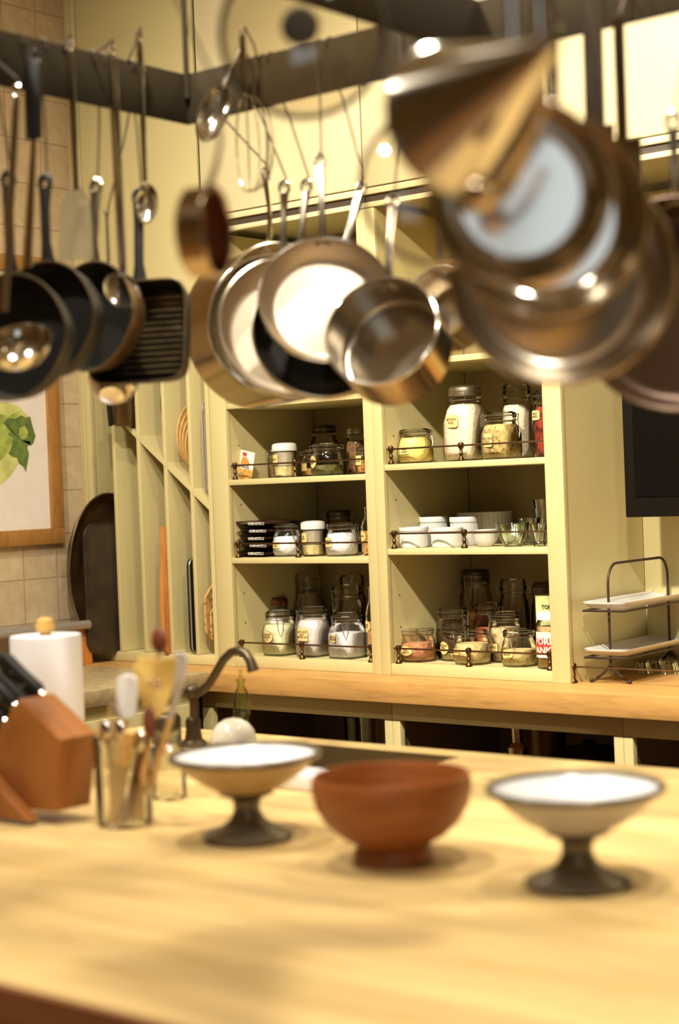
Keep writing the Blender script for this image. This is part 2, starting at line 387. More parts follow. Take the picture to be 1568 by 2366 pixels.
# ------------------------------------------------------------------ tall cabinets
PT = .0
def shelf_bay(x0, x1, xi0, xi1, lab, shelves, seams):
    cx = (x0+x1)/2
    t = thing('shelf_cabinet', lab, 'cabinet', (cx, YF, HZ))
    L = lambda x: x-cx
    zt = Z(.735)-HZ; D = YB-YF-.002
    mb('paint').box(L(x0), L(xi0), 0, .02, 0, zt, .0015).build('stile', parent=t)
    mb('paint').box(L(xi1), L(x1), 0, .02, 0, zt, .0015).build('stile', parent=t)
    mb('paint').box(L(xi0)-.016, L(xi0), .0205, D-.012, 0, zt).build('side_panel', parent=t)
    mb('paint').box(L(xi1), L(xi1)+.0155, .0205, D-.012, 0, zt).build('side_panel', parent=t)
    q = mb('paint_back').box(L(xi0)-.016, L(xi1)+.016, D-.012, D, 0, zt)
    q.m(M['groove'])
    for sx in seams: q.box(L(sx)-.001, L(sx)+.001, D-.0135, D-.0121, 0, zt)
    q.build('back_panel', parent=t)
    mb('paint').box(L(xi0)+.0005, L(xi1)-.0005, .002, D-.0125, .0005, .029, .001).build('deck', parent=t)
    # peg holes on the visible left side panel
    q = mb('ink')
    for k in range(14):
        for yy in (.05, .30):
            q.box(L(xi0)-.0002, L(xi0)+.0006, yy-.002, yy+.002, .12+k*.085, .124+k*.085)
    q.build('peg_holes', parent=t)
    rails = [(.029, True)]
    for zb, ztp, rl in shelves:
        mb('paint').box(L(xi0)+.0005, L(xi1)-.0005, .003, D-.0125, Z(zb)-HZ, Z(ztp)-HZ, .0015).build('shelf', parent=t)
        if rl: rails.append((Z(ztp)-HZ, False))
    for z, third in rails:
        g = mb('brass').tube([(L(xi0)+.004, .012, z+.040), (L(xi1)-.002, .012, z+.040)], .0024, 8).build('gallery_rail', parent=t)
        prof = [(.0085, 0), (.009, .003), (.0075, .006), (.0045, .010), (.0038, .015), (.006, .020), (.0042, .024), (.0036, .029), (.005, .031), (.0078, .036), (.0085, .041), (.0068, .047), (0, .0495)]
        xs = [xi0+.018, (xi0+xi1)/2-.006] + ([xi1-.012] if third else [])
        for x in xs:
            mb('brass').lathe(prof, 14, Matrix.Translation((L(x), .012, z+.0002))).build('baluster', parent=g)
    return t
bayA = (-3.307, -2.718, -3.245, -2.749); bayB = (-2.7179, -2.138, -2.687, -2.190)
shelf_bay(-3.307, -2.7181, -3.245, -2.749, 'open cream shelf cabinet between tray slots and the wider bay, full of jars', [(-.205, -.189, True), (.018, .034, True), (.235, .250, False), (.50, .515, False)], [-3.2435])
shelf_bay(-2.718, -2.138, -2.687, -2.190, 'open cream shelf cabinet holding ramekins, glass bowls and jars', [(-.183, -.167, True), (.040, .056, True), (.310, .326, False)], [-2.6855])
# tray cabinet
cx = -3.58
t = thing('tray_cabinet', 'cream cabinet of narrow upright tray slots with a slanting shelf', 'cabinet', (cx, YF, HZ))
L = lambda x: x-cx
D = YB-YF-.002; zt = Z(.50)-HZ; ztop = CH-HZ-.002
mb('paint').box(L(XL+.001), L(-3.806), 0, .02, 0, ztop, .002).box(L(-3.836), L(-3.826), -.006, -.0001, 0, ztop, .002).build('stile', parent=t)
mb('paint').box(L(XL+.001), L(-3.309), D-.012, D, 0, ztop).build('back_panel', parent=t)
mb('paint').box(L(-3.805), L(-3.309), .001, D-.013, .001, .029, .001).build('deck', parent=t)
divs = [(-3.716, -3.702), (-3.611, -3.597), (-3.501, -3.487), (-3.397, -3.383)]
for a, b in divs:
    mb('paint').box(L(a), L(b), .0, D-.013, .03, zt, .0015).build('divider', parent=t)
mb('paint').box(L(-3.842), L(-3.806), .021, D-.013, 0, zt).build('side_panel', parent=t)
mb('paint').box(L(-3.3235), L(-3.3085), 0, D-.013, 0, zt).build('side_panel', parent=t)
pa = pl(258, 944, 1, YF); pb = pl(493, 1175, 1, YF); sl = (pb.z-pa.z)/(pb.x-pa.x)
xs = [-3.7018, -3.6112, -3.5968, -3.5012, -3.4868, -3.3972, -3.3828, -3.324]
q = mb('paint')
zs = lambda x: pa.z-HZ + sl*(x-pa.x)
for a, b in zip(xs[::2], xs[1::2]):
    q.prism([(L(a), zs(a)-.018), (L(b), zs(b)-.018), (L(b), zs(b)), (L(a), zs(a))], 1, .001, D-.013)
for a, b in divs[1:]:   # the shelf edge runs on across the dividers
    q.prism([(L(a), zs(a)-.018), (L(b), zs(b)-.018), (L(b), zs(b)), (L(a), zs(a))], 1, -.001, -.0001)
q.build('slanting_shelf', parent=t)
d = mb('paint').box(L(-3.800), L(-3.316), -.002, .016, zt, ztop, .003).box(L(-3.762)-.004, L(-3.762)+.0, -.005, -.0021, zt+.03, ztop-.03).build('door', parent=t)
q = mb('dark_slot').box(L(-3.3145), L(-3.3085), .004, .014, zt, ztop); q.build('door_gap', parent=t)
# upper cabinets
def upper(x0, x1, doors, lab):
    cx = (x0+x1)/2
    t = thing('upper_cabinet', lab, 'cabinet', (cx, YF, Z(.737)), 0, 'pale cream upper cabinets')
    h = CH-Z(.737)-.004
    mb('paint_up').box(x0-cx, x1-cx, .022, YB-YF-.004, .02, h).build('body', parent=t)
    mb('paint_up').box(x0-cx, x1-cx, 0, .02, 0, .014, .002).box(x0-cx, x1-cx, -.004, .02, .033, .050, .002).build('light_rail', parent=t)
    mb('dark_slot').box(x0-cx+.002, x1-cx-.002, .006, .019, .0145, .0325).build('rail_gap', parent=t)
    for a, b in doors:
        d = mb('paint_up').box(a-cx+.0015, b-cx-.0015, -.002, .018, .054, h, .0025)
        d.build('door', parent=t)
upper(-3.307, -2.7181, [(-3.307, -2.719)], 'pale cream upper cabinet behind the hanging frying pans')
upper(-2.718, -2.138, [(-2.718, -2.139)], 'pale cream upper cabinet behind the clear lid and steel cone')
upper(-2.1379, -.6, [(-2.137, -1.37), (-1.37, -.601)], 'pale cream upper cabinet at right above the television')
# niche
t = thing('niche_cabinet', 'cream niche holding the black television, right of the jar shelves', 'cabinet', (-1.4, YF, HZ))
zt = Z(.735)-HZ
mb('paint').box(-.738, .8, YB-YF-.016, YB-YF-.002, .001, zt).build('back_panel', parent=t)
mb('paint').box(-.7536, -.7387, .0205, YB-YF-.017, 0, zt).build('side_panel', parent=t)
mb('paint').box(.74, .80, 0, .02, 0, zt, .002).box(.765, .80, .021, YB-YF-.017, 0, zt).build('stile', parent=t)
bq = pl(1325, 1578, 2, HZ)
g = mb('brass').tube([(bq.x+1.4, bq.y-YF, .040), (.7, bq.y-YF, .040)], .0022, 8).build('gallery_rail', parent=t)
prof = [(.0095, 0), (.010, .003), (.0085, .006), (.005, .010), (.0042, .015), (.0065, .021), (.0045, .025), (.004, .030), (.0085, .035), (.0085, .043), (.006, .048), (0, .050)]
bq = pl(1325, 1578, 2, HZ)
for x in (bq.x+1.4, bq.x+1.83, bq.x+2.26): mb('brass').lathe(prof, 14, Matrix.Translation((x, bq.y-YF, .0002))).build('baluster', parent=g)
# television
t = thing('television', 'black flat television hanging in the cream niche', 'television', (-1.56, YF+.16, Z(-.101)))
mb('tvblack').box(-.5, .5, 0, .045, 0, .60, .004).build('housing', parent=t)
mb('screen').box(-.47, .47, -.003, -.0002, .05, .575).build('screen', parent=t)
mb('black').box(-.08, .08, .046, .23, .25, .40).build('wall_bracket', parent=t)

# ------------------------------------------------------------------ jars
def rf_square(zn0, zn1, p=4.5):
    def f(a, z):
        c, s_ = abs(math.cos(a)), abs(math.sin(a)); v = (c**p+s_**p)**(-1/p)
        k = 1 if z < zn0 else max(0, 1-(z-zn0)/(zn1-zn0))
        return 1+(v*.93-1)*k
    return f
def place(px, Y, py_top, wpx, z0, py_base=None):
    c = pl(px, py_top, 1, Y); Zd = depth(c); r = wpx*Zd/FPX/2
    return c.x, r, c.z-z0
def curve_label(parent, R, ang, z, w, h, txt, size, shape='rect', mat='label', ink='ink', bold=.0002):
    off = R+.0007; ang = ang+.18
    def fn(u, v, o=0): a = ang+u/off; return (math.sin(a)*(off+o), -math.cos(a)*(off+o), z+v)
    q = mb(mat); n = 8
    ks = [(-.5+k/n) for k in range(n+1)]
    for a, b in zip(ks, ks[1:]):
        def hh(k):
            if shape == 'oval': return h/2*math.sqrt(max(.12, 1-(2*k)**2*.95))
            if shape == 'tag': return h/2*(1 if abs(k) < .38 else .72)
            return h/2
        ha, hb = hh(a), hh(b)
        q.poly([fn(a*w, -ha), fn(b*w, -hb), fn(b*w, hb), fn(a*w, ha)])
    bmesh.ops.remove_doubles(q.b, verts=q.b.verts, dist=.00005)
    o = q.build('paper_label', parent=parent)
    if txt:
        k = mb(ink); add_text(k, txt, size, lambda u, v: fn(u, v, .0005), bold); k.build('lettering', parent=o)
    return o
def jar(lab, px, Y, top, wpx, z0, cont, fill=.6, shape='round', bulge=1., lab_txt=None, lab_pos=(-.1, .4), lab_sz=(.045, .03), lshape='rect', tsz=.009, clasp=0, clasp_show=True, seal=None, group='clip-top storage jars on the shelves', tilt=0, lidmat='glass', neck=.84):
    clasp += .5
    x, r, h = place(px, Y, top, wpx, z0)
    t = thing('clip_top_jar', lab, 'jar', (x, Y, z0+.0005), 0, group)
    zs_, zn, zl = h*.66, h*.80, h*.86
    rn = r*neck
    rb = r*.93
    prof = [(0, .003), (rb*.8, .002), (rb*.93, 0), (rb, h*.03), (r, h*.14), (r, h*.28), (r*1.0, h*.52), (r*(.5+.5*neck)+.001, h*.68), (rn*.97, h*.74), (rn*.97, h*.79), (rn*1.03, h*.80), (rn*1.03, h*.84)]
    if bulge > 1: prof = [(0, .003), (rb*.8, .002), (rb*.93, 0), (rb*.97, h*.03), (r*.99, h*.12), (r, h*.3), (r*.97, h*.46), (rn*1.06, h*.64), (rn*.96, h*.72), (rn*.96, h*.79), (rn*1.03, h*.80), (rn*1.03, h*.84)]
    rfn = rf_square(h*.5, h*.68) if shape == 'square' else None
    mb('glass').lathe(prof, 36, rfun=rfn, cap0=False, cap1=False).build('glass_body', parent=t)
    # contents inset from the glass, following it
    top_z = h*.74*fill/1.0 if fill <= 1 else h*.78
    cp_ = [(0, .0045), (rb*.86, .0045)]
    ins = .0025
    for rr, z in prof[3:]:
        if z < top_z: cp_.append((rr-ins, max(z, .006)))
        else: break
    last = cp_[-1][0]; nxt = next((p for p in prof[3:] if p[1] >= top_z), prof[-1]); pz = cp_[-1][1]
    kk = (top_z-pz)/max(1e-4, nxt[1]-pz); re = last+(nxt[0]-ins-last)*min(1, max(0, kk))
    cp_ += [(re, top_z), (re*.6, top_z+h*.012), (0, top_z+h*.018)]
    mb(CT[cont]).lathe(cp_, 32, rfun=rfn).build('contents', parent=t)
    # lid
    rl = rn*1.03
    lid = mb(lidmat).lathe([(rl*.94, h*.845), (rl, h*.85), (rl*1.01, h*.90), (rl*.98, h*.955), (rl*.8, h*.985), (rl*.5, h*.975), (0, h*.97)], 32, cap0=True).build('jar_lid', parent=t)
    if seal: mb(seal).lathe([(rl*1.0, h*.841), (rl*1.02, h*.843), (rl*1.0, h*.849)], 32, cap0=False, cap1=False).build('seal', parent=t)
    # wire bail
    wr = .0011; ring = lambda z, R: [(R*math.cos(2*PI*k/28), R*math.sin(2*PI*k/28), z) for k in range(28)]
    q = mb('wire').tube(ring(h*.79, rn*.98+.001), wr, 6, True).tube(ring(h*.905, rl*1.02), wr, 6, True)
    if clasp_show:
        a = clasp; ca, sa = math.sin(a), -math.cos(a); tx, ty = math.cos(a), math.sin(a)
        def W(u, o, z): R = rl+.004+o; return (ca*R+tx*u, sa*R+ty*u, z)
        q.tube([W(-.011, -.002, h*.79), W(-.011, .001, h*.92), W(.011, .001, h*.92), W(.011, -.002, h*.79)], wr*1.1, 6)
        lp = h*.36 if h < .14 else .05
        q.tube([W(-.009, 0, h*.79), W(-.007, .004, h*.79-lp*.6), W(0, .006, h*.79-lp), W(.007, .004, h*.79-lp*.6), W(.009, 0, h*.79)], wr*1.1, 6)
    else:
        for s_ in (-1, 1):
            a = clasp+s_*PI/2; R = rl+.004
            q.tube([(math.sin(a)*rn, -math.cos(a)*rn, h*.79), (math.sin(a)*(R+.004), -math.cos(a)*(R+.004), h*.80), (math.sin(a)*(R+.004), -math.cos(a)*(R+.004), h*.88), (math.sin(a)*rn, -math.cos(a)*rn, h*.91)], wr, 6)
    q.build('wire_clasp', parent=t)
    if lab_txt is not None:
        R = r*1.0 if bulge <= 1 else r
        if shape == 'square': R = r*1.0
        curve_label(t, R, lab_pos[0], h*lab_pos[1], lab_sz[0], lab_sz[1], lab_txt, tsz, lshape)
    if tilt: t.rotation_euler = (0, 0, tilt)
    return t
F1, F2, F3 = YF+.085, YF+.18, YF+.30
def canister(lab, px, Y, top, wpx, z0, txt, cont):
    x, r, h = place(px, Y, top, wpx, z0)
    t = thing('capped_canister', lab, 'canister', (x, Y, z0+.0005), 0, 'white-capped canisters on the narrower shelves')
    rb = r*.93
    mb('glass').lathe([(0, .003), (rb*.9, 0), (rb, .004), (rb, h*.74), (rb*.97, h*.77)], 32, cap0=False, cap1=False).build('glass_body', parent=t)
    mb('tray_metal').lathe([(rb*.9, h*.34), (rb*.9, h*.73)], 32, cap0=False, cap1=False).build('highlight_sleeve', parent=t)  # added pale liner; highlights of the glass are put into its colour
    mb(CT[cont]).lathe([(0, .005), (rb*.93, .005), (rb*.93, h*.32), (0, h*.33)], 28).build('contents', parent=t)
    mb('cap').lathe([(r*.96, h*.755), (r, h*.76), (r, h*.90), (r*.93, h*.96), (r*.6, h*.99), (0, h)], 32).build('cap', parent=t)
    curve_label(t, rb, -.55, h*.52, .030, .028, txt, .0065, 'tag')
zA = [HZ+.029, Z(-.189), Z(.034)]; zB = [HZ+.029, Z(-.167), Z(.056)]
G1 = 'clip-top jars in the narrower shelf bay'; G2 = 'clip-top jars in the wider shelf bay'
# narrower bay, bottom
jar('square clip-top jar of cream flour, round label, clasp hanging at its front', 645, F1, 1409, 76, zA[0], 'cream_flour', .92, 'square', lab_txt='CREAMY\nMAIZE\nS.F.', lab_pos=(-.35, .42), lab_sz=(.036, .030), lshape='oval', tsz=.0075, clasp=.25, group=G1)
jar('square clip-top jar of pale lilac grain, yellow label, middle of the front row', 721, F1+.005, 1400, 77, zA[0], 'lilac_rice', .99, 'square', lab_txt='SOFT WHT\nAND\nWINTER OAT', lab_pos=(-.25, .45), lab_sz=(.040, .034), tsz=.0075, clasp=-1.2, group=G1)
jar('square clip-top jar two thirds full of white powder beside the post', 800, F1, 1414, 83, zA[0], 'white_flour', .74, 'square', lab_txt='BAKING\nPOWDER', lab_pos=(-.55, .45), lab_sz=(.028, .022), tsz=.0075, clasp=.1, group=G1)
jar('taller jar of white flour with an orange seal, behind the cream flour jar', 632, F2+.02, 1378, 74, zA[0], 'white_flour', .97, lab_txt='RYE\nFLOUR\nA.P.', lab_pos=(-.75, .48), lab_sz=(.034, .034), tsz=.009, clasp=1.1, seal='orange_seal', group=G1, lidmat='copperish')
jar('big-bellied jar of beige grain standing tall at the back, clasp hanging askew', 709, F3+.01, 1322, 84, zA[0], 'beige_grain', .98, bulge=1.2, clasp=-.5, group=G1, neck=.72)
jar('clear near-empty tall jar standing behind the white powder jar', 800, F2+.04, 1350, 84, zA[0], 'beige_grain', .25, clasp=-.6, group=G1)
jar('tallest clear jar in the back right corner, darkest lid, bottom shelf', 812, F3+.045, 1326, 66, zA[0], 'brown_spice', .6, clasp_show=False, group=G1)
def bottle(lab, px, Y, top, wpx, z0, cont, txt, tz=.45):
    x, r, h = place(px, Y, top, wpx, z0)
    t = thing('slim_bottle', lab, 'bottle', (x, Y, z0+.0005), 0, 'slim bottles half hidden by the posts')
    mb('glass').lathe([(0, .002), (r*.95, 0), (r, .006), (r, h*.62), (r*.8, h*.72), (r*.45, h*.8), (r*.42, h*.95), (r*.5, h)], 28, cap0=False, cap1=False).build('glass_body', parent=t)
    mb(CT[cont]).lathe([(0, .004), (r*.9, .004), (r*.92, h*.5), (0, h*.51)], 24).build('contents', parent=t)
    mb('steel').lathe([(r*.5, h*.96), (r*.52, h), (0, h*1.01)], 20).build('stopper', parent=t)
    curve_label(t, r, -.5, h*tz, .026, .030, txt, .006, 'oval')
bottle('slim bottle of amber spice against the post, bottom shelf', 857, F1+.02, 1355, 32, zA[0], 'orange_spice', 'SAFF\nOIL')
# narrower bay, middle
jar('squat clip-top jar of white powder, long clasp, beside the brown bags', 662, F1, 1209, 73, zA[1], 'white_flour', .80, bulge=1.2, lab_txt='SODA\nMIX', lab_pos=(-.3, .36), lab_sz=(.026, .018), tsz=.007, clasp=.75, group=G1)
jar('wide squat clip-top jar of white meal, stained label, beside the post', 788, F1, 1206, 79, zA[1], 'white_flour', .90, bulge=1.2, lab_txt='ALMOND\nMEAL', lab_pos=(-.45, .42), lab_sz=(.028, .026), tsz=.007, clasp=1.4, group=G1)
jar('dark tall jar behind the wide squat jar, middle shelf', 781, F3, 1178, 66, zA[1], 'dark_grain', .8, clasp_show=False, group=G1, lidmat='bronze')
canister('white-capped clear canister between two squat white jars', 722, F1, 1203, 57, zA[1], 'CUP\nCHIPS', 'couscous')
bottle('slim bottle of orange spice against the post, middle shelf', 848, F1+.03, 1172, 34, zA[1], 'orange_spice', 'CHIA', .4)
# narrower bay, top
canister('white-capped canister with yellow label beside the paper packets', 656, F1, 1023, 58, zA[2], 'QUICK', 'couscous')
jar('clear squat jar of green-brown herbs with lumpy label', 754, F1, 1022, 77, zA[2], 'herbs', .42, bulge=1.2, lab_txt='DRIED\nMINT', lab_pos=(-.55, .42), lab_sz=(.030, .034), lshape='oval', tsz=.008, clasp_show=False, group=G1)
jar('small amber-labelled jar half hidden behind the herb jar', 716, F2, 1038, 44, zA[2], 'orange_spice', .4, lab_txt='', lab_pos=(-.3, .35), lab_sz=(.022, .022), clasp_show=False, group=G1)
jar('dark-lidded tall jar against the back panel above the herb jar', 747, F3, 982, 66, zA[2], 'dark_grain', .6, clasp_show=False, group=G1, lidmat='bronze')
jar('tall brown spice jar behind the small orange jar', 822, F2, 987, 54, zA[2], 'brown_spice', .95, clasp_show=False, group=G1, lidmat='wire')
jar('small jar of orange spice with yellow label by the post', 838, F1, 1032, 36, zA[2], 'orange_spice', .7, lab_txt='YEAST\nFLAKE', lab_pos=(-.3, .5), lab_sz=(.022, .026), tsz=.006, clasp_show=False, group=G1)
jar('narrow dark jar hidden behind the canister with yellow label', 629, F2-.02, 1038, 24, zA[2], 'brown_spice', .7, clasp_show=False, group=G1, lidmat='bronze')
# wider bay, top
jar('squat clip-top jar of bright yellow meal at the left end', 957, F1, 990, 84, zB[2], 'yellow_meal', .98, bulge=1.2, lab_txt='FINE\nCORN', lab_pos=(-.2, .36), lab_sz=(.030, .018), tsz=.007, clasp=1.2, group=G2)
jar('largest square jar of pale rice with a yellow scalloped label', 1072, F1+.01, 889, 96, zB[2], 'pale_rice', .99, 'square', lab_txt='BROWN\nRICE', lab_pos=(-.35, .52), lab_sz=(.042, .032), lshape='tag', tsz=.009, clasp=1.7, clasp_show=False, group=G2, neck=.78, lidmat='wire')
jar('square jar of flaked oats with a pale label, beside the rice', 1155, F1, 950, 86, zB[2], 'oats', .97, 'square', lab_txt='TEXTURED\nORZO', lab_pos=(-.45, .40), lab_sz=(.034, .034), lshape='tag', tsz=.0075, clasp=1.2, group=G2)
jar('tall jar of pale grain standing behind the oats', 1192, F2+.02, 884, 74, zB[2], 'pale_rice', .95, clasp_show=False, group=G2)
jar('tall jar of dark red dried chillies cut by the post', 1264, F1+.02, 900, 76, zB[2], 'red_chilli', 1.0, lab_txt='MILD\nDRIED', lab_pos=(-.55, .62), lab_sz=(.032, .024), lshape='tag', tsz=.008, clasp=0, group=G2)
# wider bay, bottom
jar('squat clip-top jar of orange-pink lentils at the left end', 964, F1, 1449, 86, zB[0], 'pink_lentils', .72, bulge=1.2, lab_txt='RED\nLENTIL', lab_pos=(-.3, .34), lab_sz=(.040, .026), lshape='oval', tsz=.008, clasp=.9, group=G2)
jar('jar with oval yellow label and little left inside, behind lentils and couscous', 1050, F1+.05, 1440, 72, zB[0], 'couscous', .25, lab_txt='MUSTARD\nSEED\nYEL', lab_pos=(-.45, .36), lab_sz=(.034, .034), lshape='oval', tsz=.0065, clasp=.6, group=G2)
jar('squat jar of pale yellow couscous in the middle of the front row', 1089, F1-.01, 1454, 88, zB[0], 'couscous', .80, bulge=1.2, lab_txt='CEREAL', lab_pos=(-.6, .38), lab_sz=(.026, .016), tsz=.007, clasp=1.5, group=G2)
jar('squat jar half full of cream grain beside the red-labelled jar', 1197, F1-.01, 1452, 84, zB[0], 'couscous', .58, bulge=1.2, lab_txt='BARLEY', lab_pos=(-.35, .34), lab_sz=(.034, .026), lshape='oval', tsz=.007, clasp=-.2, group=G2)
jar('jar of pale beans standing behind the two front squat jars', 1166, F2-.03, 1411, 76, zB[0], 'pale_beans', .90, lab_txt='PINTO', lab_pos=(-.5, .3), lab_sz=(.03, .02), tsz=.007, clasp=-1.3, group=G2)
jar('dark jar of black grain in the second row, left of the red beans', 1044, F2-.02, 1401, 80, zB[0], 'dark_grain', .7, clasp=1.0, group=G2)
jar('jar of red beans between the dark jar and the pale beans', 1126, F2+.03, 1391, 68, zB[0], 'red_beans', .72, clasp=1.2, group=G2)
jar('tallest jar of brown-orange grain at the back, clasp in front', 1096, F3, 1313, 78, zB[0], 'orange_spice', .68, clasp=-.35, group=G2, lidmat='bronze')
jar('tall dark jar at the back, second from the right', 1184, F3, 1335, 72, zB[0], 'brown_spice', .4, clasp_show=False, group=G2)
jar('tall dark jar at the back behind the red-labelled jar', 1254, F3, 1343, 60, zB[0], 'dark_grain', .6, clasp=-.4, group=G2, lidmat='bronze')
# panko jar
x, r, h = place(1273, F1-.02, 1414, 74, zB[0])
t = thing('panko_jar', 'white-capped jar of pork crumbs with red and white label', 'jar', (x, F1-.02, zB[0]+.0005))
mb('glass').lathe([(0, .002), (r*.94, 0), (r, .006), (r, h*.78), (r*.86, h*.86)], 32, cap0=False, cap1=False).build('jar_body', parent=t)
mb(CT['panko']).lathe([(0, .004), (r*.92, .004), (r*.94, h*.74), (0, h*.75)], 28).build('contents', parent=t)
mb('white').lathe([(r*.9, h*.865), (r*.92, h*.87), (r*.92, h*.985), (r*.88, h), (0, h)], 32).build('cap', parent=t)
q = mb('white_print').lathe([(r*1.005, h*.20), (r*1.005, h*.66)], 32, cap0=False, cap1=False)
q.m(M['red_label']).lathe([(r*1.012, h*.27), (r*1.012, h*.55)], 32, cap0=False, cap1=False)
q.m(M['white_print'])
add_text(q, 'PORK\nPANKO', .0235, lambda u, v: (math.sin(-.02+u/r)*(r*1.02), -math.cos(-.02+u/r)*(r*1.02), h*.41+v), .0007)
q.build('red_label', parent=t)
t = thing('green_box', 'pale green card box peeping out behind the pork crumb jar', 'box', (pl(1268, 1390, 1, F1+.05).x, F1+.05, zB[0]+.0005))
mb('green_card').box(-.032, .04, -.014, .014, 0, pl(1260, 1376, 1, F1+.05).z-zB[0]).build('carton', parent=t)
q = mb('ink'); add_text(q, 'TOFU', .014, lambda u, v: (u+.004, -.0146, .146+v), .0006); q.build('lettering', parent=t)
# ramekins and dishes
def ramekin(lab, px, Y, top, wpx):
    x, r, h = place(px, Y, top, wpx, zB[1])
    t = thing('ramekin', lab, 'ramekin', (x, Y, zB[1]+.0005), 0, 'white ramekins on the wider shelf bay')
    q = mb('porcelain').lathe([(0, .001), (r*.86, 0), (r*.90, .003), (r*.93, h*.80), (r*.99, h*.82), (r, h*.97), (r*.97, h), (r*.90, h*.97), (r*.87, .008), (0, .007)], 40, cap0=False, cap1=False)
    q.build('dish', parent=t)
    q = mb('porcelain')
    for k in range(40):
        a = 2*PI*k/40; q.tube([(r*.895*math.cos(a), r*.895*math.sin(a), .004), (r*.925*math.cos(a), r*.925*math.sin(a), h*.79)], .0011, 5)
    q.build('fluting', parent=t); return t
ramekin('white ramekin at the left end of the front row', 955, F1-.01, 1218, 70)
ramekin('white ramekin second in the front row, nearest the brass baluster', 1031, F1-.01, 1219, 77)
ramekin('white ramekin in the back row behind the leftmost ramekin', 1000, F2-.01, 1194, 68)
ramekin('white ramekin in the back row, in front of the big fluted dish', 1071, F2-.01, 1194, 68)
def dish(name, lab, cat, px, Y, top, wpx, mat, prof, base=None, n=1, group=None, seg=40, rfun=None):
    z0 = base if base is not None else zB[1]
    x, r, h = place(px, Y, top, wpx, z0)
    o = mb(mat).lathe([(a*r, b*h) for a, b in prof], seg, cap0=False, cap1=False, rfun=rfun).build(name)
    o.location = (x, Y, z0+.0005); return tag(o, lab, cat, group)
bowlp = [(0, .06), (.45, .0), (.55, .04), (.85, .5), (.97, .94), (1, 1), (.95, 1), (.80, .55), (.5, .12), (0, .11)]
dish('souffle_dish', 'large white fluted dish at the back behind the ramekins', 'dish', 1119, F3, 1183, 126, 'porcelain', [(0, .02), (.93, 0), (.95, .05), (1, .9), (1.02, 1), (.96, 1), (.92, .08), (0, .06)], rfun=lambda a, z: 1+.012*math.cos(a*36), seg=144)
x_, r_, h_ = place(1121, F1+.01, 1224, 66, zB[1])
dish('small_bowl', 'small cream bowl, lower of the two nested beside the middle baluster', 'bowl', 1121, F1+.01, 1233, 64, 'porcelain', bowlp, group='nested cream bowls')
o = dish('small_bowl', 'small cream bowl, upper of the two nested beside the middle baluster', 'bowl', 1121, F1+.01, 1224, 64, 'porcelain', [(a, .45+b*.55) for a, b in bowlp], group='nested cream bowls')
for k, (p_, nm) in enumerate(((1209, 'outer'), (1219, 'inner'))):
    dish('glass_bowl', 'green-tinted glass bowl, %s of the pair' % nm, 'bowl', 1183, F1, 1209 if k == 0 else 1213, 80-10*k, 'green_glass', bowlp if k == 0 else [(a, .2+b*.8) for a, b in bowlp], group='nested green glass bowls')
dish('glass_cup', 'small clear glass cup at the right end of the ramekin shelf', 'cup', 1244, F1-.005, 1211, 44, 'clear', [(0, .04), (.6, 0), (.62, .1), (.5, .2), (.8, .7), (1, 1), (.93, 1), (.7, .7), (.4, .25), (0, .22)])
dish('glass_cup', 'second clear glass cup standing behind the small one by the post', 'cup', 1222, F2, 1197, 52, 'clear', [(0, .04), (.6, 0), (.7, .1), (.8, .6), (1, 1), (.95, 1), (.7, .5), (.55, .12), (0, .1)])
for k in range(3):
    z0 = zB[1]+.02*k
    dish('dark_glass', ['dark stacked glass by the post, lowest of three', 'dark stacked glass by the post, middle of three', 'dark stacked glass by the post, topmost of three'][k], 'glass', 1252, F2+.06, 1196-21*k, 42, 'bottle_green' if 0 else 'clear', [(0, .05), (.7, 0), (.75, .1), (.9, .7), (1, .95), (1.02, 1), (.95, 1), (.7, .1), (0, .09)], base=z0, group='stacked dark glasses')
# packets and bags
t = thing('pollen_packet', 'white packet with orange bee pollen picture leaning in the corner', 'packet', (pl(563, 1100, 1, YF+.06).x, YF+.06, zA[2]+.0005))
def packet(parent, w, h, dx, dy, lean, front):
    mt = Matrix.Translation((dx, dy, 0)) @ Matrix.Rotation(lean, 4, 'Y')
    q = mb('packet')
    n = 8; P = []
    for i in range(n+1):
        row = []
        for j in range(n+1):
            u = -w/2+w*j/n; v = h*i/n; th = .011*math.sin(PI*j/n)**.6*(1-(i/n))**.5 + .0006
            row.append((u, v, th))
        P.append(row)
    for sgn in (-1, 1):
        V = [[q.b.verts.new(mt @ Vector((u, sgn*th, v))) for u, v, th in row] for row in P]
        for i in range(n):
            for j in range(n):
                f = q.b.faces.new((V[i][j], V[i][j+1], V[i+1][j+1], V[i+1][j])); f.smooth = True
                f.material_index = 0
                if front and i < 3:
                    if M['pollen'] not in q.mats: q.mats.append(M['pollen'])
                    f.material_index = 1
                elif not front and i < 4:
                    if M['copperish'] not in q.mats: q.mats.append(M['copperish'])
                    f.material_index = 1
    return q, mt
q, mt = packet(t, .060, .082, 0, 0, .22, True); q.build('pouch', parent=t)
q = mb('orange_card').prism([(-.012, .044), (.016, .044), (.02, .052), (.008, .066), (-.006, .066)], 1, -.0105, -.0095, mt=mt)
q.m(M['red_label']).box(-.010, .004, -.0075, -.0065, .069, .078, mt=mt); q.m(M['ink'])
vs, fs = text_polys('BEE POLLEN', .009, bold=.0003)
V = [q.b.verts.new(mt @ Vector((v.x, -.0118, .038+v.y))) for v in vs]
q._tag([q.b.faces.new([V[i] for i in f]) for f in fs]); q.build('print', parent=t)
t = thing('spice_packet', 'second white packet tucked behind the bee pollen packet', 'packet', (pl(545, 1100, 1, YF+.085).x, YF+.085, zA[2]+.0005))
q, mt = packet(t, .052, .085, 0, 0, .14, False); q.build('pouch', parent=t)
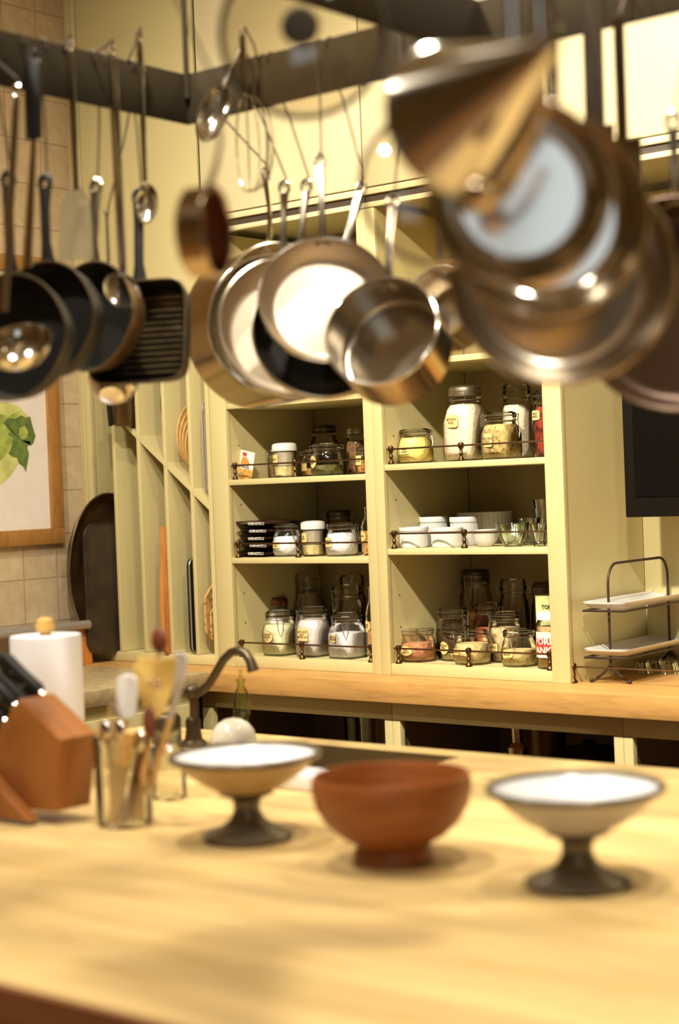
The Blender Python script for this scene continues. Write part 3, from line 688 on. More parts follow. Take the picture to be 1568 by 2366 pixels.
xa, xb = pl(549, 1200, 1, YF+.035).x, pl(616, 1200, 1, YF+.035).x
names = ['lowest', 'second from the bottom', 'middle', 'second from the top', 'topmost']
for k in range(5):
    z0 = zA[1]+.0005+k*.0212
    t = thing('chocolate_bag', 'dark brown foil chocolate bag, %s of the stack' % names[k], 'bag', ((xa+xb)/2, YF+.11, z0), (-.05, .04, -.02, .05, .0)[k], 'dark foil bags stacked on the middle shelf')
    q = mb('bag_brown'); W, H_, Dp = (xb-xa)*(.96, 1.0, .93, 1.02, 1.05)[k], .0200, .17
    nx, ny = 14, 8; V = {}
    for sgn in (0, 1):
        for i in range(nx+1):
            for j in range(ny+1):
                e = (math.sin(PI*i/nx)**.4)*(math.sin(PI*j/ny)**.22)
                zz = H_*.5 + (1 if sgn else -1)*(H_*.46*e)*(1+.0*random.random()) - (random.random()*.0022*e if sgn else 0)
                V[sgn, i, j] = q.b.verts.new((-W/2+W*i/nx, -Dp/2+Dp*j/ny+(random.random()-.5)*.003, zz+(.010 if k == 4 and i == 0 else 0)))
        for i in range(nx):
            for j in range(ny):
                f = q.b.faces.new((V[sgn, i, j], V[sgn, i+1, j], V[sgn, i+1, j+1], V[sgn, i, j+1])); f.smooth = True
    q.build('foil_bag', parent=t)
    q = mb('white_print'); add_text(q, 'GHIRARDELLI', .0100, lambda u, v: (u+.022, -Dp/2-.001+abs(v)*.5, H_*.5+v), .0004)
    q.build('lettering', parent=t)

# ------------------------------------------------------------------ tray slot contents (all stand upright in their slots)
def yz(px, py, X): p = pl(px, py, 0, X); return p.y, p.z
dz = HZ+.0295
# oval roasting pan
X = -3.757
yl, _ = yz(155, 1310, X); yt, ztp = yz(262, 1139, X)
hh = (ztp-dz)/2; yc = yl+.165
t = thing('oval_roasting_pan', 'large oval browned pan standing on edge in the leftmost slot', 'pan', (X, yc, dz+.0005))
E = Matrix.Translation((0, 0, hh)) @ Matrix.Rotation(PI/2, 4, 'Y') @ Matrix.Diagonal((hh, .165, 1, 1))
mb('brown_tray').lathe([(0, -.026), (.86, -.026), (.90, -.022), (.975, .006), (1, .008), (.985, .010), (.89, -.018), (.85, -.0225), (0, -.0225)], 56, E, cap0=False, cap1=False).build('pan_body', parent=t)
mb('iron_rim').tube([(.009, .165*math.cos(a)*.995, hh+hh*.995*math.sin(a)) for a in [2*PI*k/56 for k in range(56)]], .0028, 6, True).build('rolled_rim', parent=t)
def rpoly(w, h, r, n=5):
    pts = []
    for cx_, cy_, a0 in ((w/2-r, h-r, 0), (-w/2+r, h-r, PI/2), (-w/2+r, r, PI), (w/2-r, r, 1.5*PI)):
        for k in range(n+1): a = a0+PI/2*k/n; pts.append((cx_+r*math.cos(a), cy_+r*math.sin(a)))
    return pts
def slab(name, lab, cat, X, y0, y1, z0, z1, th, mat, r=.02, group=None, lean=0, rim=None):
    t = thing(name, lab, cat, (X, (y0+y1)/2, z0+.0005), 0, group)
    mb(mat).prism(rpoly(y1-y0, z1-z0, r), 0, -th/2, th/2, .0008).build('sheet', parent=t)
    if rim: mb(rim).tube([(th/2, a, b) for a, b in rpoly((y1-y0)*.995, (z1-z0)*.997, r)], .002, 6, True).build('rim', parent=t)
    return t
y0, z1 = yz(191, 1212, -3.733)
slab('baking_sheet', 'dark rectangular baking sheet leaning in front of the oval pan', 'baking sheet', -3.733, y0, y0+.30, dz, z1, .008, 'sheet_dark', .04, rim='sheet_dark')
# paddle board
X = -3.512
ya, za = yz(371, 1325, X); yb_, zb_ = yz(374, 1217, X)
t = thing('paddle_board', 'orange-brown wooden board with a tall handle in the middle slot', 'cutting board', (X, ya+.15, dz+.0005))
wd = .30; hh = za-dz; hz = zb_-dz
mb('board_wood').prism([(-wd/2, .012), (-wd/2+.012, 0), (wd/2-.012, 0), (wd/2, .012), (wd/2, hh-.02), (wd/2-.05, hh), (-wd/2+.055, hh+.015), (-wd/2+.035, hz), (-wd/2+.012, hz), (-wd/2+.010, hh+.012), (-wd/2, hh-.02)], 0, -.008, .008, .002).build('board', parent=t)
# black rack panels and brown pan
ya, za = yz(424, 1290, -3.408)
slab('black_griddle', 'black ribbed griddle standing upright in the fourth slot', 'griddle', -3.412, ya+.02, ya+.30, dz, za, .010, 'nonstick', .025, rim='graymetal')
X = -3.4005
t = thing('brown_platter', 'reddish brown oval platter standing upright beside the black griddle', 'platter', (-3.4035, ya+.19, dz+.0005))
hh = (za-dz)/2*.98
mb('copperish').lathe([(0, -.0012), (.9, -.0012), (1, .0), (.9, .0012), (0, .0012)], 44, Matrix.Translation((0, 0, hh)) @ Matrix.Rotation(PI/2, 4, 'Y') @ Matrix.Diagonal((hh, .13, 1, 1)), cap0=False, cap1=False).build('platter_disc', parent=t)
# wicker trays
for k, (X, px, py, lab) in enumerate(((-3.345, 471, 1330, 'larger octagonal wicker tray in the last slot beside the post'), (-3.3345, 486, 1395, 'smaller octagonal wicker tray leaning in front of the larger one'))):
    ya, za = yz(px, py, X); h2 = .235-.065*k; zc_ = h2/2+.10-.03*k
    t = thing('wicker_tray', lab, 'tray', (X, ya+h2/2, dz+.0005), 0, 'wicker trays in the slot beside the post')
    s_ = h2/2; o8 = [(s_*a, s_+s_*b) for a, b in ((-1, -.42), (-.42, -1), (.42, -1), (1, -.42), (1, .42), (.42, 1), (-.42, 1), (-1, .42))]
    mb('wicker').prism(o8, 0, -.002, .002).build('woven_base', parent=t)
    mb('wicker').tube([(0, a, b) for a, b in [((o8[i][0]*(1-f)+o8[(i+1) % 8][0]*f), (o8[i][1]*(1-f)+o8[(i+1) % 8][1]*f)) for i in range(8) for f in (0, .33, .66)]], .0045, 6, True).build('woven_rim', parent=t)
# above the slanting shelf
def on_slant(x): return pa.z+sl*(x-pa.x)
def disc(name, lab, cat, X, px, r, th, mat, group, zc_):
    y, _ = yz(px, 990, X)
    t = thing(name, lab, cat, (X, y+r, zc_-r), 0, group)
    mb(mat).lathe([(0, -th/2), (r*.93, -th/2), (r, -th*.1), (r*.99, th/2), (r*.9, th*.3), (0, th*.2)], 48, Matrix.Translation((0, 0, r)) @ Matrix.Rotation(PI/2, 4, 'Y'), cap0=False, cap1=False).build('board_disc', parent=t)
for k, X in enumerate((-3.432, -3.424, -3.416, -3.408)):
    r = .115-.004*k
    disc('round_board', ['round orange wooden board in the fourth slot, farthest left of its stack', 'round orange wooden board in the fourth slot, second from left of its stack', 'round orange wooden board in the fourth slot, third from left of its stack', 'round orange wooden board in the fourth slot, nearest the divider'][k], 'board', X, 407+6*k, r, .006, 'roundwood', 'round wooden boards on the slanting shelf', on_slant(X+.003)+r+.003)
for k, X in enumerate((-3.350, -3.3455, -3.341, -3.3365, -3.332)):
    ya, za = yz(464+3*k, 930, X)
    z0 = on_slant(X+.001)+.002
    slab('metal_tray', ['grey metal tray in the last upper slot, farthest left of five', 'grey metal tray in the last upper slot, second from left of five', 'grey metal tray in the last upper slot, middle of five', 'grey metal tray in the last upper slot, fourth from left of five', 'grey metal tray in the last upper slot, nearest the post'][k], 'tray', X, ya, ya+.28, z0, za+.01, .0018, 'tray_metal' if k % 2 == 0 else 'graymetal', .035, 'grey metal trays on the slanting shelf')
X = -3.622
ya, za = yz(288, 968, X)
t = thing('dark_mould', 'dark brown metal baking mould in the second slot above the slanting shelf', 'mould', (X-.008, ya+.02, on_slant(X)+.010))
mb('brown_tray').prism(rpoly(.10, .14, .012), 0, -.012, .012, .002).build('mould_body', parent=t)
mb('black').prism([(-.066, 0), (-.054, .004), (-.060, .10), (-.074, .10)], 0, -.014, -.004).build('handle', parent=t)
X = -3.510
ya, za = yz(362, 890, X)
t = thing('thin_tray', 'thin dark tray in the third slot above the slanting shelf', 'tray', (X, ya+.13, on_slant(X)+.004))
mb('brown_tray').lathe([(0, -.001), (.98, -.001), (1, .0015), (.96, .001), (0, .0008)], 44, Matrix.Translation((0, 0, .15)) @ Matrix.Rotation(PI/2, 4, 'Y') @ Matrix.Diagonal((.15, .12, 1, 1)), cap0=False, cap1=False).build('tray_disc', parent=t)

# ------------------------------------------------------------------ left wall: print, shelf
def wl(px, py): p = pl(px, py, 0, XL); return p.y, p.z
yr, zbm = wl(141, 1255)
t = thing('framed_print', 'wood framed botanical leaf print on the tiled wall', 'picture', (XL+.001, yr-.32, zbm))
W2, H2, fw_ = .64, .86, .047
q = mb('frame').box(0, .02, -.32, .32, 0, fw_, .002).box(0, .02, -.32, .32, H2-fw_, H2, .002).box(0, .02, -.32, -.32+fw_, fw_, H2-fw_, .002).box(0, .02, .32-fw_, .32, fw_, H2-fw_, .002).build('picture_frame', parent=t)
mb('mat').box(.002, .008, -.32+fw_, .32-fw_, fw_, H2-fw_).build('print_paper', parent=t)
# leaf drawing: lobed cabbage-like leaves (flat printed shapes)
def wlr(px, py): y, z = wl(px, py); return (y-(yr-.32), z-zbm)
def leafshape(name, pxs, mat, off):
    q = mb(mat); pts = [wlr(*p) for p in pxs]
    c = (sum(p[0] for p in pts)/len(pts), sum(p[1] for p in pts)/len(pts))
    for a, b in zip(pts, pts[1:]+pts[:1]): q.poly([(off, c[0], c[1]), (off, a[0], a[1]), (off, b[0], b[1])])
    bmesh.ops.remove_doubles(q.b, verts=q.b.verts, dist=1e-5)
    return q.build(name, parent=t)
leafshape('leaf_print', [(-110, 900), (-40, 925), (10, 930), (40, 940), (62, 965), (58, 1000), (44, 1040), (36, 1075), (20, 1100), (0, 1118), (-50, 1140), (-120, 1150), (-150, 1050)], 'leaf_pale', .0084)
leafshape('leaf_print', [(-60, 960), (-10, 955), (15, 962), (40, 950), (30, 1010), (10, 1050), (-20, 1080), (-60, 1090)], 'leaf', .0087)
leafshape('leaf_print', [(2, 978), (12, 966), (30, 968), (44, 960), (56, 966), (64, 962), (70, 985), (77, 1008), (72, 1024), (66, 1030), (64, 1020), (58, 1035), (62, 1048), (55, 1091), (48, 1078), (38, 1070), (34, 1058), (24, 1056), (14, 1048), (22, 1030), (26, 1012), (14, 1006), (20, 992)], 'leaf_dark', .0090)
leafshape('leaf_print', [(40, 990), (52, 984), (60, 998), (58, 1012), (46, 1016), (38, 1006)], 'leaf', .0093)
# raised shelf with things under it
p0 = pl(209, 1440, 0, XL+.14)
t = thing('metal_ledge', 'grey rounded metal ledge along the tiled wall above the stone worktop', 'shelf', (XL+.001, p0.y, p0.z))
q = mb('graymetal').box(0, .13, -2.2, 0, -.012, .006, .002).tube([(.13, -2.2, -.004), (.13, 0, -.004)], .014, 14)
q.build('ledge_board', parent=t)
for k in range(4): mb('graymetal').box(0, .10, -.10-k*.6, -.09-k*.6, -.05, -.013).build('bracket', parent=t)
ym = p0.y-.09
t = thing('white_mug', 'white mug with a handle under the grey ledge beside the paper towel', 'mug', (XL+.10, ym+.02, HZ+.0005))
mb('white').lathe([(0, .004), (.040, 0), (.044, .005), (.046, .09), (.043, .09), (.041, .01), (0, .009)], 32, cap0=False, cap1=False).build('cup', parent=t)
mb('white').tube([(.0, .043, .075), (.0, .062, .072), (.0, .070, .052), (.0, .062, .030), (.0, .044, .022)], .0055, 8).build('handle', parent=t)
t = thing('orange_box', 'orange card box beside the white mug under the grey ledge', 'box', (XL+.065, p0.y-.005, HZ+.0005))
mb('orange_card').box(-.05, .05, -.045, .03, 0, .105, .001).build('carton', parent=t)
mb('label').box(-.045, .0505, -.0455, -.0451, .02, .05).build('printed_panel', parent=t)

# ------------------------------------------------------------------ plate stand in the niche
n0 = pl(1402, 1578, 2, HZ)+Vector((.012, 0, 0)); ang = math.radians(2)
ln = Vector((-math.sin(ang), math.cos(ang), 0)); sd = Vector((math.cos(ang), math.sin(ang), 0))
# far leg: where the stand's line meets the picture column 1550
best = min((abs(((n0+ln*s_*.001-CAM).dot(RT)/(n0+ln*s_*.001-CAM).dot(FW)*FPX+784)-1549), s_) for s_ in range(50, 400))[1]*.001
Ls = best
t = thing('plate_stand', 'dark wire two-tier stand holding white platters in the niche', 'stand', n0+ln*(Ls/2)); t.rotation_euler = (0, 0, ang)
zu = pl(1402, 1410, 1, n0.y).z-HZ; zl_ = pl(1402, 1518, 1, n0.y).z-HZ; zt_ = pl(1400, 1330, 1, n0.y).z-HZ+.028
arch = [(0, -Ls/2, .03), (0, -Ls/2, zt_*.45), (0, -Ls/2, zt_-.05)] + [(0, -Ls/2+.045-.045*math.cos(a), zt_-.05+.05*math.sin(a)) for a in [PI/2*k/6 for k in range(1, 7)]] + [(0, Ls/2-.045+.045*math.sin(a), zt_-.05+.05*math.cos(a)) for a in [PI/2*k/6 for k in range(0, 7)]] + [(0, Ls/2, zt_*.45), (0, Ls/2, .03)]
mb('darkwire').tube(arch, .0034, 8).build('arch_handle', parent=t)
q = mb('darkwire')
for e in (-1, 1):
    for s_ in (-1, 1): q.tube([(0, e*Ls/2, .045), (s_*.022, e*Ls/2, .022), (s_*.044, e*(Ls/2+.004), .006), (s_*.052, e*(Ls/2+.004), .005)], .0032, 7).ball((s_*.052, e*(Ls/2+.004), .0055), .0055)
q.build('feet', parent=t)
PW, PL_ = .056, Ls/2+.026
for zz in (zu, zl_):
    mb('darkwire').tube([(-PW, -PL_, zz), (PW, -PL_, zz), (PW, PL_, zz), (-PW, PL_, zz)], .003, 7, True).build('tier_ring', parent=t)
for nm, zz in (('upper', zu), ('lower', zl_)):
    o = thing('platter', 'white rectangular platter resting on the %s tier of the wire stand' % nm, 'platter', n0+ln*(Ls/2)+Vector((0, 0, zz+.0035)), ang, 'white rectangular platters on the wire stand')
    def ring(w, l, z, r): return [(x_, y_-l, z) for x_, y_ in rpoly(2*w, 2*l, r)]
    q = mb('porcelain'); rs = [ring(PW*.80, PL_*.9, .001, .02), ring(PW*.88, PL_*.94, .002, .022), ring(PW*1.12, PL_*1.03, .014, .025), ring(PW*1.14, PL_*1.035, .018, .025), ring(PW*1.08, PL_*1.0, .018, .024), ring(PW*.84, PL_*.90, .006, .02)]
    VV = [[q.b.verts.new(p) for p in r] for r in rs]; m_ = len(VV[0])
    for a, b in zip(VV, VV[1:]):
        for k in range(m_):
            f = q.b.faces.new((a[k], a[(k+1) % m_], b[(k+1) % m_], b[k])); f.smooth = True
    q.b.faces.new(VV[0][::-1]); q.b.faces.new(VV[-1]); q.build('dish', parent=o)
for k, (px, py) in enumerate(((1478, 1556), (1508, 1551), (1540, 1558), (1562, 1548))):
    p = pl(px, py, 2, HZ); 
    o = mb('clear').lathe([(0, .034), (.012, .034), (.018, .030), (.022, .012), (.027, 0), (.024, 0), (.018, .012), (.014, .026), (0, .029)], 24, rfun=lambda a, z: 1+.05*math.cos(a*12), cap0=False, cap1=False).build('glass_salt_dish')
    o.location = (p.x, p.y+.015, HZ+.0005)
    tag(o, ['small cut-glass dish upside down beside the stand, leftmost of four', 'small cut-glass dish upside down beside the stand, second from left', 'small cut-glass dish upside down beside the stand, third from left', 'small cut-glass dish upside down beside the stand, rightmost'][k], 'dish', 'upturned cut-glass dishes beside the wire stand')

# ------------------------------------------------------------------ things inside the open base cabinets
zsh = .5205
def lowthing(name, lab, cat, px, w, ztop, mat, prof, Y=YCF+.2, group=None):
    x = pl(px, 1700, 1, Y).x
    o = mb(mat).lathe([(a*w/2, b*(ztop-zsh)) for a, b in prof], 32, cap0=False, cap1=False).build(name); o.location = (x, Y, zsh); return tag(o, lab, cat, group)
gl = [(0, .02), (.9, 0), (.97, .02), (1, .9), (1.04, 1), (.98, 1), (.93, .03), (0, .03)]
lowthing('tall_jar', 'dim clear glass jar under the worktop, right of the pair', 'jar', 868, .11, Z(-.60)-.02, 'glass', gl, group='dim glass jars under the worktop')
lowthing('tall_jar', 'dim clear glass jar under the worktop, left of the pair', 'jar', 832, .09, Z(-.60)-.05, 'glass', gl, YCF+.28, group='dim glass jars under the worktop')
lowthing('pepper_mill', 'shiny dark steel mill standing under the worktop', 'mill', 1194, .055, Z(-.585)-.01, 'steel', [(0, .01), (1, 0), (1, .1), (.6, .3), (.55, .55), (.95, .72), (.95, .76), (.5, .80), (.55, .92), (.4, .97), (0, 1)], YCF+.1)
lowthing('dark_pot', 'dark lidded pot under the worktop beside the right post', 'pot', 1360, .20, Z(-.655), 'black', [(0, .02), (.9, 0), (1, .1), (1, .72), (1.04, .76), (1.0, .82), (.6, .93), (.16, .96), (.14, .99), (.2, 1), (0, 1)], YCF+.19)
lowthing('brown_crock', 'dim brown crock under the worktop between the mill and the pot', 'crock', 1262, .10, Z(-.60), 'brown_tray', [(0, .02), (.9, 0), (1, .05), (1, .9), (.92, 1), (.86, .98), (0, .9)], YCF+.25)

# ------------------------------------------------------------------ island
IX0, IX1, IY0, IY1 = -2.62, .75, 1.116, 2.56
SX0, SX1, SY0, SY1 = -2.17, -1.76, 2.28, 2.50
q = mb('island_wood')
th = .04
# top with a sink cut-out
for a in ((IX0, IX1, IY0, SY0), (IX0, IX1, SY1, IY1), (IX0, SX0, SY0, SY1), (SX1, IX1, SY0, SY1)): q.box(a[0], a[1], a[2], a[3], HZ-th, HZ)
bmesh.ops.remove_doubles(q.b, verts=q.b.verts, dist=1e-5)
iw = q.build('island_worktop')
mb('island_edge').box(IX0, IX1, IY0-.008, IY0-.0003, HZ-.055, HZ-.001).build('edge_shade_strip', parent=iw, label='dark reddish-brown strip for the shade on the worktop edge')  # added strip; its dark colour paints the shade on the front edge
tag(iw, 'pale maple butcher-block top of the kitchen island', 'worktop')
t = thing('island_cabinet', 'dark reddish-brown wooden base of the kitchen island', 'cabinet', ((IX0+IX1)/2, (IY0+IY1)/2, 0))
a, b = (IX1-IX0)/2-.01, (IY1-IY0)/2-.008
q = mb('island_edge').box(-a, a, -b, -b+.02, .1, HZ-th-.0005).box(-a, a, b-.02, b, .1, HZ-th-.0005).box(-a, -a+.02, -b+.021, b-.021, .1, HZ-th-.0005).box(a-.02, a, -b+.021, b-.021, .1, HZ-th-.0005)
q.build('carcass', parent=t)
for k in range(6): mb('island_edge').box(-a+.03+k*.55, -a+.56+k*.55, -b-.014, -b-.0005, .14, HZ-th-.03, .003).build('door', parent=t)
mb('black').box(-a+.05, a-.05, -b+.05, b-.05, 0, .099).build('plinth', parent=t)
t = thing('island_sink', 'small brownish metal sink set into the island top', 'sink', ((SX0+SX1)/2, (SY0+SY1)/2, HZ))
a, b = (SX1-SX0)/2-.0008, (SY1-SY0)/2-.0008; dp = -.17
q = mb('sinkmetal').box(-a, a, -b, -b+.004, dp, .001).box(-a, a, b-.004, b, dp, .001).box(-a, -a+.004, -b+.004, b-.004, dp, .001).box(a-.004, a, -b+.004, b-.004, dp, .001).box(-a, a, -b, b, dp-.004, dp)
q.build('basin', parent=t)
mb('steel').lathe([(.035, dp+.0005), (.035, dp+.003), (.02, dp+.002), (0, dp+.001)], 24).build('drain', parent=t)
# faucet
fp = pl(448, 1722, 2, HZ)
t = thing('faucet', 'dark bronze gooseneck faucet standing at the island sink', 'faucet', fp)
def fx(px, py): p = pl(px, py, 1, fp.y); return (p.x-fp.x, 0, p.z-fp.z)
mb('bronze').lathe([(.026, .0005), (.026, .006), (.018, .012), (.015, .03), (.015, .05), (.011, .056)], 24).build('base_flange', parent=t)
mb('bronze').tube([(0, 0, .03), fx(449, 1680), fx(449, 1640), fx(447, 1612), fx(444, 1598)], .0095, 12).ball(fx(444, 1600), .016).build('riser', parent=t)
mb('bronze').tube([fx(420, 1598), fx(444, 1602), fx(462, 1598), fx(482, 1582), fx(500, 1552), fx(516, 1524), fx(534, 1507), fx(552, 1503), fx(567, 1510), fx(578, 1527), fx(585, 1550)], [.008, .0085, .0085, .0085, .0085, .0085, .0085, .009, .009, .0095, .012], 12).build('spout', parent=t)
mb('bronze').tube([fx(418, 1598), fx(405, 1606), fx(396, 1625)], [.010, .008, .006], 10).build('lever', parent=t)
mb('bronze').lathe([(.03, .0005), (.03, .05), (.024, .058), (0, .06)], 20, Matrix.Translation((-.075, .0, 0))).build('sprayer', parent=t)
# soap bottle and white dome
p = pl(538, 1712, 2, HZ)
t = thing('soap_bottle', 'clear green bottle with pump behind the white-rimmed compote', 'bottle', (p.x, p.y+.03, HZ+.0005))
mb('bottle_green').lathe([(0, .002), (.015, 0), (.017, .004), (.017, .085), (.010, .100), (.007, .106), (.007, .114)], 24, cap0=False, cap1=False).build('bottle', parent=t)
mb('bottle_green').lathe([(.008, .114), (.008, .122), (.003, .124), (.003, .140), (0, .141)], 16).build('pump', parent=t)
p = pl(540, 1735, 2, HZ)
t = thing('butter_dome', 'pale rounded glazed dome beside the faucet behind the left compote', 'dome', (p.x, p.y, HZ+.0005))
mb('dome').lathe([(.042, 0), (.045, .006), (.045, .02), (.041, .038), (.030, .053), (.016, .061), (0, .064)], 32).build('dome_cover', parent=t)
# white soap dish
p = pl(712, 1820, 2, HZ)
t = thing('white_tray', 'small white rectangular dish between left compote and brown bowl', 'dish', (p.x, p.y, HZ+.0005))
mb('white').box(-.05, .05, -.035, .035, 0, .028, .005).build('dish', parent=t)

def compote(lab, px, py, s, ext):
    p = pl(px, py, 2, HZ)
    t = thing('pedestal_compote', lab, 'bowl', (p.x, p.y, HZ+.0005), 0, 'pedestal compotes on the island')
    k = s
    mb('pedestal').lathe([(0, .004*k), (.060*k, 0), (.0655*k, .003*k), (.066*k, .007*k), (.060*k, .011*k), (.040*k, .018*k), (.027*k, .027*k), (.0205*k, .038*k), (.019*k, .046*k), (.021*k, .056*k), (.030*k, .062*k), (.040*k, .066*k), (.036*k, .0685*k), (0, .0685*k)], 48, cap0=False, cap1=False).build('pedestal_foot', parent=t)
    mb(ext).lathe([(.030*k, .0687*k), (.040*k, .069*k), (.060*k, .079*k), (.085*k, .097*k), (.1035*k, .117*k)], 56, cap0=True, cap1=False).build('bowl_outside', parent=t)
    mb('white').lathe([(0, .0735*k), (.035*k, .075*k), (.060*k, .084*k), (.083*k, .100*k), (.1015*k, .1185*k)], 56, cap0=False, cap1=False).build('bowl_inside', parent=t)
    ring = [(.1065*k*math.cos(2*PI*j/64), .1065*k*math.sin(2*PI*j/64), .1205*k) for j in range(64)]
    mb('pedestal').tube(ring, .0046*k, 10, True).build('rim', parent=t, label='dark rim')
compote('pedestal compote with lilac-grey outside, rightmost on the island', 1336, 2047, 1.0, 'enamel_grey')
compote('pedestal compote with tan outside, left of the brown bowl', 573, 1938, 1.0, 'enamel_tan')
p = pl(910, 1990, 2, HZ)
t = thing('wooden_bowl', 'reddish-brown footed wooden bowl between the two compotes', 'bowl', (p.x, p.y, HZ+.0005))
mb('bowlwood').lathe([(0, .004), (.048, 0), (.054, .002), (.0535, .014), (.049, .022), (.051, .026), (.070, .036), (.090, .054), (.1025, .076), (.107, .096), (.1065, .110), (.104, .1165), (.1005, .1165), (.098, .108), (.0975, .09), (.088, .062), (.06, .04), (0, .032)], 64, cap0=False, cap1=False).build('turned_bowl', parent=t)

# knife block and knives
YK = 1.72
def kp(px, py): p = pl(px, py, 1, YK); return Vector((p.x, 0, p.z-HZ))
org = pl(100, 1885, 1, YK)
t = thing('knife_block', 'slanted orange-brown wooden knife block at the left of the island', 'knife block', (org.x, YK, HZ+.0005))
def kl(px, py): v = kp(px-44, py); return (v.x-org.x, max(v.z, 0.0))
A_, B_, C_, D_, E_ = kl(108, 1612), kl(207, 1706), kl(193, 1872), kl(84, 1878), kl(18, 1752)
mb('blockwood').prism([A_, E_, kl(95, 1860), C_, B_], 1, -.02, .055, .003).build('slanted_body', parent=t)
mb('blockwood').prism([kl(-60, 1888), kl(160, 1888), kl(66, 1782), kl(-60, 1776)], 1, -.045, -.0205, .003).build('wedge_base', parent=t)
ax = Vector((A_[0]-B_[0], 0, A_[1]-B_[1])).normalized()   # handles point this way
fa, fb = Vector((A_[0], 0, A_[1])), Vector((E_[0], 0, E_[1]))
klabs = ['longest, nearest the top edge', 'second from the top in the front row', 'third from the top in the front row', 'lowest in the front row', 'top of the back row', 'second in the back row', 'lowest in the back row']
for k in range(7):
    row = 0 if k < 4 else 1; i = k if row == 0 else k-4
    f = (.06+.24*i) if row == 0 else (.2+.26*i)
    base = fa+(fb-fa)*f; yy = .040 if row == 0 else -.002
    Lh = (.118, .105, .10, .085, .115, .10, .09)[k]
    kt = thing('kitchen_knife', 'black-handled knife in the wooden block, %s' % klabs[k], 'knife', (org.x+base.x, YK+yy, HZ+base.z), 0, 'black-handled knives in the wooden block')
    mt = frame_mat(ax, Vector((0, 1, 0)), (0, 0, 0))
    mb('black').lathe([(.012, .012), (.0155, .02), (.0145, Lh*.5), (.016, Lh*.85), (.0145, Lh*.97), (.008, Lh)], 16, mt @ Matrix.Diagonal((1, .72, 1, 1))).build('handle', parent=kt)
    mb('steel_bright').lathe([(.0095, .001), (.0095, .0125)], 14, mt @ Matrix.Diagonal((1, .8, 1, 1))).build('bolster', parent=kt)
    q = mb('steel_bright')
    for r_ in (.35, .65): q.ball(mt @ Vector((0, -.0088, Lh*r_)), .003)
    q.build('rivets', parent=kt)
# paper towel
p = pl(105, 1468, 1, 2.06)
t = thing('paper_towel_holder', 'white paper towel roll on a stand with round wooden knob', 'paper towel', (p.x, p.y, HZ+.0005))
zt_ = pl(105, 1468, 1, p.y).z-HZ
mb('finial').lathe([(0, .002), (.080, 0), (.083, .004), (.083, .012), (.075, .016), (0, .016)], 40).build('base', parent=t)
mb('paper').lathe([(.020, .017), (.064, .017), (.0655, .02), (.0655, zt_-.004), (.064, zt_), (.020, zt_)], 48).build('paper_roll', parent=t)
mb('finial').lathe([(.010, zt_+.0005), (.010, zt_+.004), (.0175, zt_+.010), (.0185, zt_+.018), (.015, zt_+.028), (.007, zt_+.033), (0, zt_+.034)], 24).build('knob', parent=t)
# utensil glass
p = pl(290, 1905, 2, HZ)
t = thing('utensil_jar', 'clear glass jar crowded with wooden and rubber utensils', 'jar', (p.x, p.y, HZ+.0005))
uh = pl(290, 1705, 1, p.y).z-HZ; ur = .043
mb('clear').lathe([(0, .006), (ur*.9, 0), (ur, .006), (ur*1.02, uh*.9), (ur*1.08, uh), (ur*1.03, uh), (ur*.95, uh*.85), (ur*.93, .01), (0, .009)], 40, cap0=False, cap1=False).build('glass_cylinder', parent=t)
uo = Vector((p.x, p.y, HZ))
def up(px, py, dy=0): q_ = pl(px, py, 1, p.y+dy); return q_-uo
def utensil(name, lab, foot, tip, sh_r, smat, head, hmat, grp='utensils in the clear glass jar'):
    # foot: point on the jar floor; tip: where the head starts
    f = Vector(foot); tp = Vector(tip); o = thing(name, lab, 'utensil', uo+f, 0, grp)
    d = tp-f
    mb(smat).tube([(0, 0, 0), d*.5, d], sh_r, 10).build('handle', parent=o)
    if head:
        hd = [(Vector(a)-f) for a in head]
        c = sum(hd, Vector())/len(hd)
        n = RT.cross(Vector((0, 0, 1)))
        q = mb(hmat); th_ = .0035
        A = [q.b.verts.new(v+n*th_) for v in hd]; B = [q.b.verts.new(v-n*th_) for v in hd]
        q.b.faces.new(A); q.b.faces.new(B[::-1])
        for i in range(len(hd)): q.b.faces.new((A[i], B[i], B[(i+1) % len(hd)], A[(i+1) % len(hd)]))
        bmesh.ops.bevel(q.b, geom=list(q.b.edges), offset=.0015, segments=1, affect='EDGES')
        q.build('head', parent=o)
    return o
o = utensil('wooden_spatula', 'wide yellow wooden spatula with a round hole in its blade', (.012, .0, .010), up(352, 1665, .02), .0055, 'wood_yellow', None, None)
# blade with a hole
bl = [up(a, b, .02)-Vector((.012, 0, .010)) for a, b in ((334, 1640), (322, 1612), (316, 1570), (305, 1545), (322, 1518), (345, 1522), (372, 1526), (400, 1518), (408, 1526), (402, 1575), (392, 1610), (376, 1648), (352, 1668))]
hc = up(358, 1578, .02)-Vector((.012, 0, .010)); n = RT.cross(Vector((0, 0, 1))); hr = .011
q = mb('wood_yellow')
cnt = len(bl)
ringh = []
for v in bl:
    d_ = (v-hc); d_ = d_ - n*d_.dot(n); d_.normalize(); ringh.append(hc+d_*hr)
for s_ in (-1, 1):
    O_ = [q.b.verts.new(v+n*.0035*s_) for v in bl]; I_ = [q.b.verts.new(v+n*.0035*s_) for v in ringh]
    for i in range(cnt):
        j = (i+1) % cnt; q.b.faces.new((O_[i], O_[j], I_[j], I_[i]) if s_ > 0 else (O_[i], I_[i], I_[j], O_[j]))
    if s_ < 0: O1, I1 = O_, I_
for i in range(cnt):
    j = (i+1) % cnt; q.b.faces.new((O1[i], O1[j], O_[j], O_[i])); q.b.faces.new((I1[i], I_[i], I_[j], I1[j]))
q._tag(q.b.faces); q.build('blade', parent=o)
